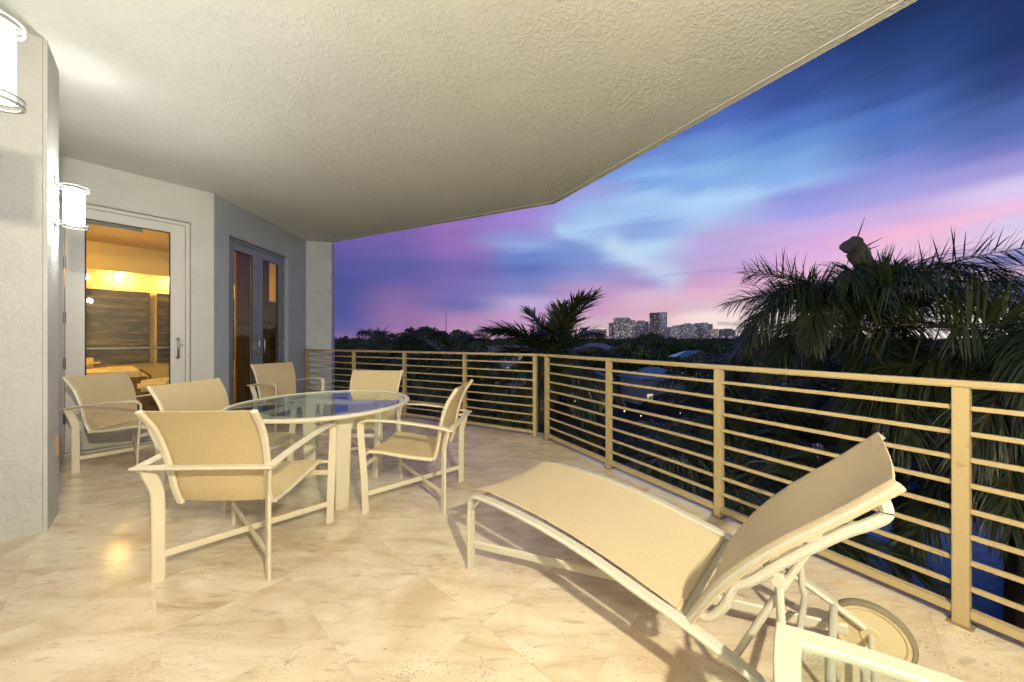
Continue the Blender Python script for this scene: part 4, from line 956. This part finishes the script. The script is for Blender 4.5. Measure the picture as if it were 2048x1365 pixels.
# small far palms against the sky
for x, y, z, s, lab in ((-33.5, 90, 2.2, 1.1, 'small palm silhouette beside the end pier'), (-23.5, 82, 2.0, 1.0, 'tiny palm silhouette on the tree line left of the round trees'), (-28, 84, .9, .9, 'faint palm top left of the tiny palm silhouette'),
                        (38, 150, 1.4, 1.1, 'small palm top below the widest tower'), (46, 128, 0.2, 1.0, 'small palm in front of the tallest tower base'), (92, 150, .8, 1.1, 'small palm top right of the skyline')):
    palm(x, y, z, s, lab, n=13, rz=x, r0=.2, seed=int(abs(x) * 7))

# far woods as one mass
def far_woods():
    rnd = random.Random(5); v = []; f = []
    for k in range(2600):
        y = 300 + 1200 * rnd.random() ** 1.3; x = rnd.uniform(-.62 * y, 1.5 * y); R0 = rnd.uniform(4, 8); zt = GZ + rnd.uniform(9, 15)
        for q in range(40):
            p = Vector((rnd.gauss(0, 1), rnd.gauss(0, 1), abs(rnd.gauss(0, 1)))).normalized() * R0 * rnd.uniform(.8, 1.05)
            c = Vector((x + p.x, y + p.y, zt - R0 * .6 + p.z * .6)); n = (p.normalized() + Vector((rnd.uniform(-.7, .7), rnd.uniform(-.7, .7), rnd.uniform(-.2, .7)))).normalized()
            a = n.orthogonal().normalized(); b = n.cross(a); l = rnd.uniform(.7, 1.5); o = len(v)
            v += [c - a * l, c - b * l * .7, c + a * l, c + b * l * .7]; f.append((o, o + 1, o + 2, o + 3))
    me = bpy.data.meshes.new('far_woods'); me.from_pydata(v, [], f); me.materials.append(M['leaf_far'])
    tag(put('far_woods', me), 'dark far woods reaching to the foot of the skyline', 'woods', None, 'stuff')
far_woods()

# ------------------------------------------------------------------ houses among the trees
def house(x, y, w, d, hgt, rz, label, roof, lit=0, flat=False):
    t = thing('house', label, 'house', (x, y, GZ), rz)
    part(t, 'wall', MB().box((0, 0, hgt / 2), (w, d, hgt)), M['house_white'], smooth=False, bevel=.03)
    if flat: part(t, 'roof', MB().box((0, 0, hgt + .25), (w + .8, d + .8, .5)), roof, smooth=False, bevel=.03)
    else:
        e = .7; vs = [(-w / 2 - e, -d / 2 - e, hgt), (w / 2 + e, -d / 2 - e, hgt), (w / 2 + e, d / 2 + e, hgt), (-w / 2 - e, d / 2 + e, hgt), (-w / 2 + d / 2, 0, hgt + d * .27), (w / 2 - d / 2, 0, hgt + d * .27)]
        part(t, 'roof', MB().add(vs, [(0, 1, 5, 4), (1, 2, 5), (2, 3, 4, 5), (3, 0, 4), (3, 2, 1, 0)]), roof, smooth=False)
    k = max(2, int(w / 3))
    for i in range(k):
        for fz in range(max(1, int(hgt / 3))):
            xx = -w / 2 + (i + .5) * w / k
            wf = part(t, 'window', MB().box((xx, -d / 2 - .03, 1.5 + 3 * fz), (1.5, .10, 1.4)), M['house_white'], smooth=False)
            put('pane', MB().box((xx, -d / 2 - .06, 1.5 + 3 * fz), (1.3, .08, 1.2)).mesh('pane', M['lit_window'] if (i * 7 + fz * 3) % 5 < lit else M['dark_window'], smooth=False), wf)
house(-1.5, 95, 9, 8, 10.2, .2, 'white flat roofed house above the trees left of the two frond palm', M['house_white'], 1, True)
house(15.4, 72, 9, 7, 4.6, -.1, 'pale blue roofed house seen through the rails right of the corner posts', M['roof_blue'], 3)
house(28, 70, 10, 7, 4.9, .3, 'second pale blue roofed house further right below the top rail', M['roof_blue'], 1)
house(36, 150, 16, 10, 8.2, .3, 'house with a grey sloping roof below the widest tower', M['roof_grey'], 0)
house(62, 120, 13, 9, 6.2, -.2, 'pale roofed house among trees right of centre', M['roof_blue'], 1)
house(70, 78, 11, 8, 6.0, .2, 'small white house half hidden by palms on the right', M['roof_grey'], 1)
house(-30, 105, 12, 8, 6.2, .1, 'pale house behind trees near the end pier', M['roof_grey'], 1)
house(92, 66, 12, 8, 5.8, .5, 'white house glimpsed behind the big royal palm', M['roof_grey'], 1)
def string_lights(x, y, z, label, n=14, span=9):
    t = thing('string_lights', label, 'string lights', (x, y, z)); rnd = random.Random(int(x * 3 + y))
    pts = [(-span / 2 + span * i / 20, 0, -.8 * math.sin(math.pi * i / 20)) for i in range(21)]
    part(t, 'cable', MB().tube(pts, .02, 5), M['black'])
    sp = MB().lathe([(.01, -.12), (.09, -.07), (.11, 0), (.07, .08), (.02, .12)], n=8).mesh('bulb', M['bulb'])
    for i in range(n):
        u = (i + .5) / n; b = put('bulb', sp, t, (-span / 2 + span * u, rnd.uniform(-1.2, 1.2), -.8 * math.sin(math.pi * u) - .1 + rnd.uniform(-.6, .2))); 
        s = rnd.choice((.4, .55, .8)); b.scale = (s, s, s)
string_lights(10.9, 60, -6.8, 'warm string lights over a patio behind the railing corner', 18, 9)
string_lights(9.8, 56, -7.6, 'lower warm string lights near the patio house', 10, 6)
string_lights(20, 50, -8.5, 'few warm garden lights right of the patio', 5, 9)
for i, (x, y, z, lab) in enumerate(((5.2, 60, -7.6, 'small street lamp glowing left of the corner posts'), (-13.5, 52, -7.0, 'small street lamp glowing near the end pier'), (40, 70, -6.8, 'small street lamp glowing behind the right palms'))):
    t = thing('street_lamp', lab, 'street lamp', (x, y, GZ)); h = z - GZ
    part(t, 'pole', MB().tube([(0, 0, 0), (0, 0, h)], .07, 8), M['black']); part(t, 'lamp_head', MB().lathe([(.05, -.15), (.16, -.1), (.16, .05), (.04, .12)], (0, 0, h), 10), M['bulb'])
# mast
m_ = thing('radio_mast', 'thin tall mast rising above the left tree line', 'mast', (-22.6, 120, GZ))
part(m_, 'pole', MB().tube([(0, 0, 0), (0, 0, 12), (0, 0, 22.6)], [.26, .16, .05], 8), M['bark'])
part(m_, 'base', MB().box((0, 0, .5), (1.4, 1.4, 1.0)), M['house_white'], bevel=.05)

# ------------------------------------------------------------------ skyline
def tower(x0, x1, yt, Y, dep, style, label, c, lit=.16, crown=None, base=684):
    X0 = (x0 - 1024) / 700 * Y; X1 = (x1 - 1024) / 700 * Y; zt = 1.27 + (680 - yt) * Y / 700; w = X1 - X0; h = zt - GZ
    t = thing('tower_block', label, 'tower', ((X0 + X1) / 2, Y + dep / 2, GZ)); rnd = random.Random(int(x0 * 13 + yt))
    part(t, 'wall', MB().box((0, 0, h / 2), (w, dep, h)), c, smooth=False)
    fh = 3.4; nf = int(h / fh); f0 = max(0, nf - int((680 - yt + 10) * Y / 700 / fh))
    bays = max(2, int(w / 5.2)); bw = w / bays
    win = MB(); lw = MB(); sl = MB()
    for fz in range(f0, nf):
        z = fz * fh + 1.9
        if style == 'balcony': sl.box((0, -dep / 2 - .6, fz * fh + .15), (w * .98, 1.6, .35))
        for b in range(bays):
            xx = -w / 2 + (b + .5) * bw
            if style == 'strips' and b % 3 == 2: continue
            tgt = lw if rnd.random() < lit else win
            tgt.box((xx, -dep / 2 - .05, z), (bw * (.62 if style != 'grid' else .45), .4, 1.7))
        for b in range(max(1, int(dep / 7))):
            yy = -dep / 2 + (b + .5) * 7
            (lw if rnd.random() < lit else win).box((-w / 2 - .05, yy, z), (.4, 4.2, 2.1))
    for nm, mb, mm in (('dark_windows', win, M['dark_window']), ('lit_windows', lw, M['lit_window']), ('balcony_slabs', sl, c)):
        if mb.v: q = put(nm, mb.mesh(nm, mm, smooth=False), t); q['kind'] = 'stuff'
    if style == 'strips':
        for b in range(2, bays, 3): part(t, 'pier', MB().box((-w / 2 + (b + .5) * bw, -dep / 2 - .8, h / 2), (bw * .5, 1.8, h + 2)), CITY[2], smooth=False)
    if crown == 'box': part(t, 'roof_house', MB().box((0, 0, h + 2.5), (w * .5, dep * .5, 5)), c, smooth=False)
    if crown == 'frame': part(t, 'roof_frame', MB().box((w * .04, 0, h + 3), (w * .8, dep * .6, 1.2)).box((-w * .3, 0, h + 1.2), (1.5, dep * .5, 3)).box((w * .38, 0, h + 1.2), (1.5, dep * .5, 3)).box((w * .1, 0, h + 1.2), (1.5, dep * .5, 3)), c, smooth=False)
    if crown == 'step': part(t, 'roof_step', MB().box((w * .05, 0, h + 2.5), (w * .72, dep * .7, 5)).box((w * .15, 0, h + 6), (w * .35, dep * .4, 3)), c, smooth=False)
    if crown == 'sign': part(t, 'roof_sign', MB().box((0, -dep / 2 - .5, h + 1), (w * .8, 1, 4)), M['lit_window'], smooth=False)
o = 1140; k = 1 / 4.876
def tx(a): return o + a * k
def ty(a): return 600 + a * k
data = [
 (116, 166, 270, 1700, 'grid', 'dark low tower at the left end of the skyline', 3, None, .05),
 (130, 242, 304, 1450, 'grid', 'pinkish low block at the left end of the skyline', 4, None, .2),
 (242, 358, 284, 1500, 'grid', 'beige block with a bright lit crown left of the twin slabs', 4, 'sign', .3),
 (335, 402, 352, 1350, 'grid', 'low pale block between the beige block and the wide tower', 2, None, .3),
 (394, 442, 225, 1560, 'balcony', 'narrow grey tower attached left of the wide tower', 1, None, .12),
 (440, 592, 180, 1500, 'balcony', 'wide dark balconied tower with a framed roof', 1, 'frame', .2),
 (590, 634, 196, 1540, 'grid', 'brownish tower touching the right of the wide tower', 4, None, .2),
 (634, 768, 212, 1600, 'strips', 'grey tower with white vertical piers left of the tallest', 1, 'box', .12),
 (766, 802, 236, 1660, 'grid', 'reddish block peeking out left of the tallest tower', 4, 'sign', .2),
 (798, 870, 126, 1520, 'balcony', 'dark left half of the tallest tower pair', 3, None, .06),
 (868, 948, 120, 1560, 'strips', 'pale right half of the tallest tower pair', 2, None, .06),
 (944, 1002, 266, 1620, 'grid', 'low grey block right of the tallest tower', 0, None, .2),
 (998, 1106, 264, 1500, 'grid', 'wide low block with a jagged roof right of the tallest tower', 0, 'step', .25),
 (1106, 1216, 240, 1480, 'strips', 'dark striped tower in the right group', 1, 'box', .15),
 (1216, 1300, 236, 1540, 'balcony', 'balconied tower in the middle of the right group', 2, 'box', .2),
 (1298, 1352, 222, 1500, 'strips', 'slim pale tower topping the right group', 0, None, .1),
 (1350, 1392, 236, 1560, 'balcony', 'grey green tower attached right of the slim pale tower', 1, None, .1),
 (1388, 1452, 282, 1450, 'grid', 'small lit block right of the right group', 4, 'sign', .4),
 (1452, 1612, 296, 1650, 'grid', 'broad dark stepped block near the right end', 3, 'step', .05),
 (1480, 1642, 350, 1400, 'grid', 'low lit block in front of the dark stepped block', 2, None, .35),
 (1662, 1792, 352, 1450, 'strips', 'low white striped block near the big palm', 0, None, .2),
 (1790, 1852, 332, 1600, 'grid', 'small grey block almost behind the big palm', 1, None, .15),
 (1846, 2010, 358, 1500, 'grid', 'low pale block glimpsed behind palm leaves', 2, None, .25),
 (20, 118, 380, 1500, 'grid', 'low pale block behind the raised palm fronds', 2, None, .3),
 (380, 640, 385, 1300, 'grid', 'long low lit podium under the wide tower', 2, None, .45),
 (940, 1110, 372, 1320, 'grid', 'long low lit podium right of the tallest tower', 4, None, .5)]
for a, b, yt, Y, st, lab, c, cr, lit in data: tower(tx(a), tx(b), ty(yt), Y, 26, st, lab, CITY[c], lit, cr)
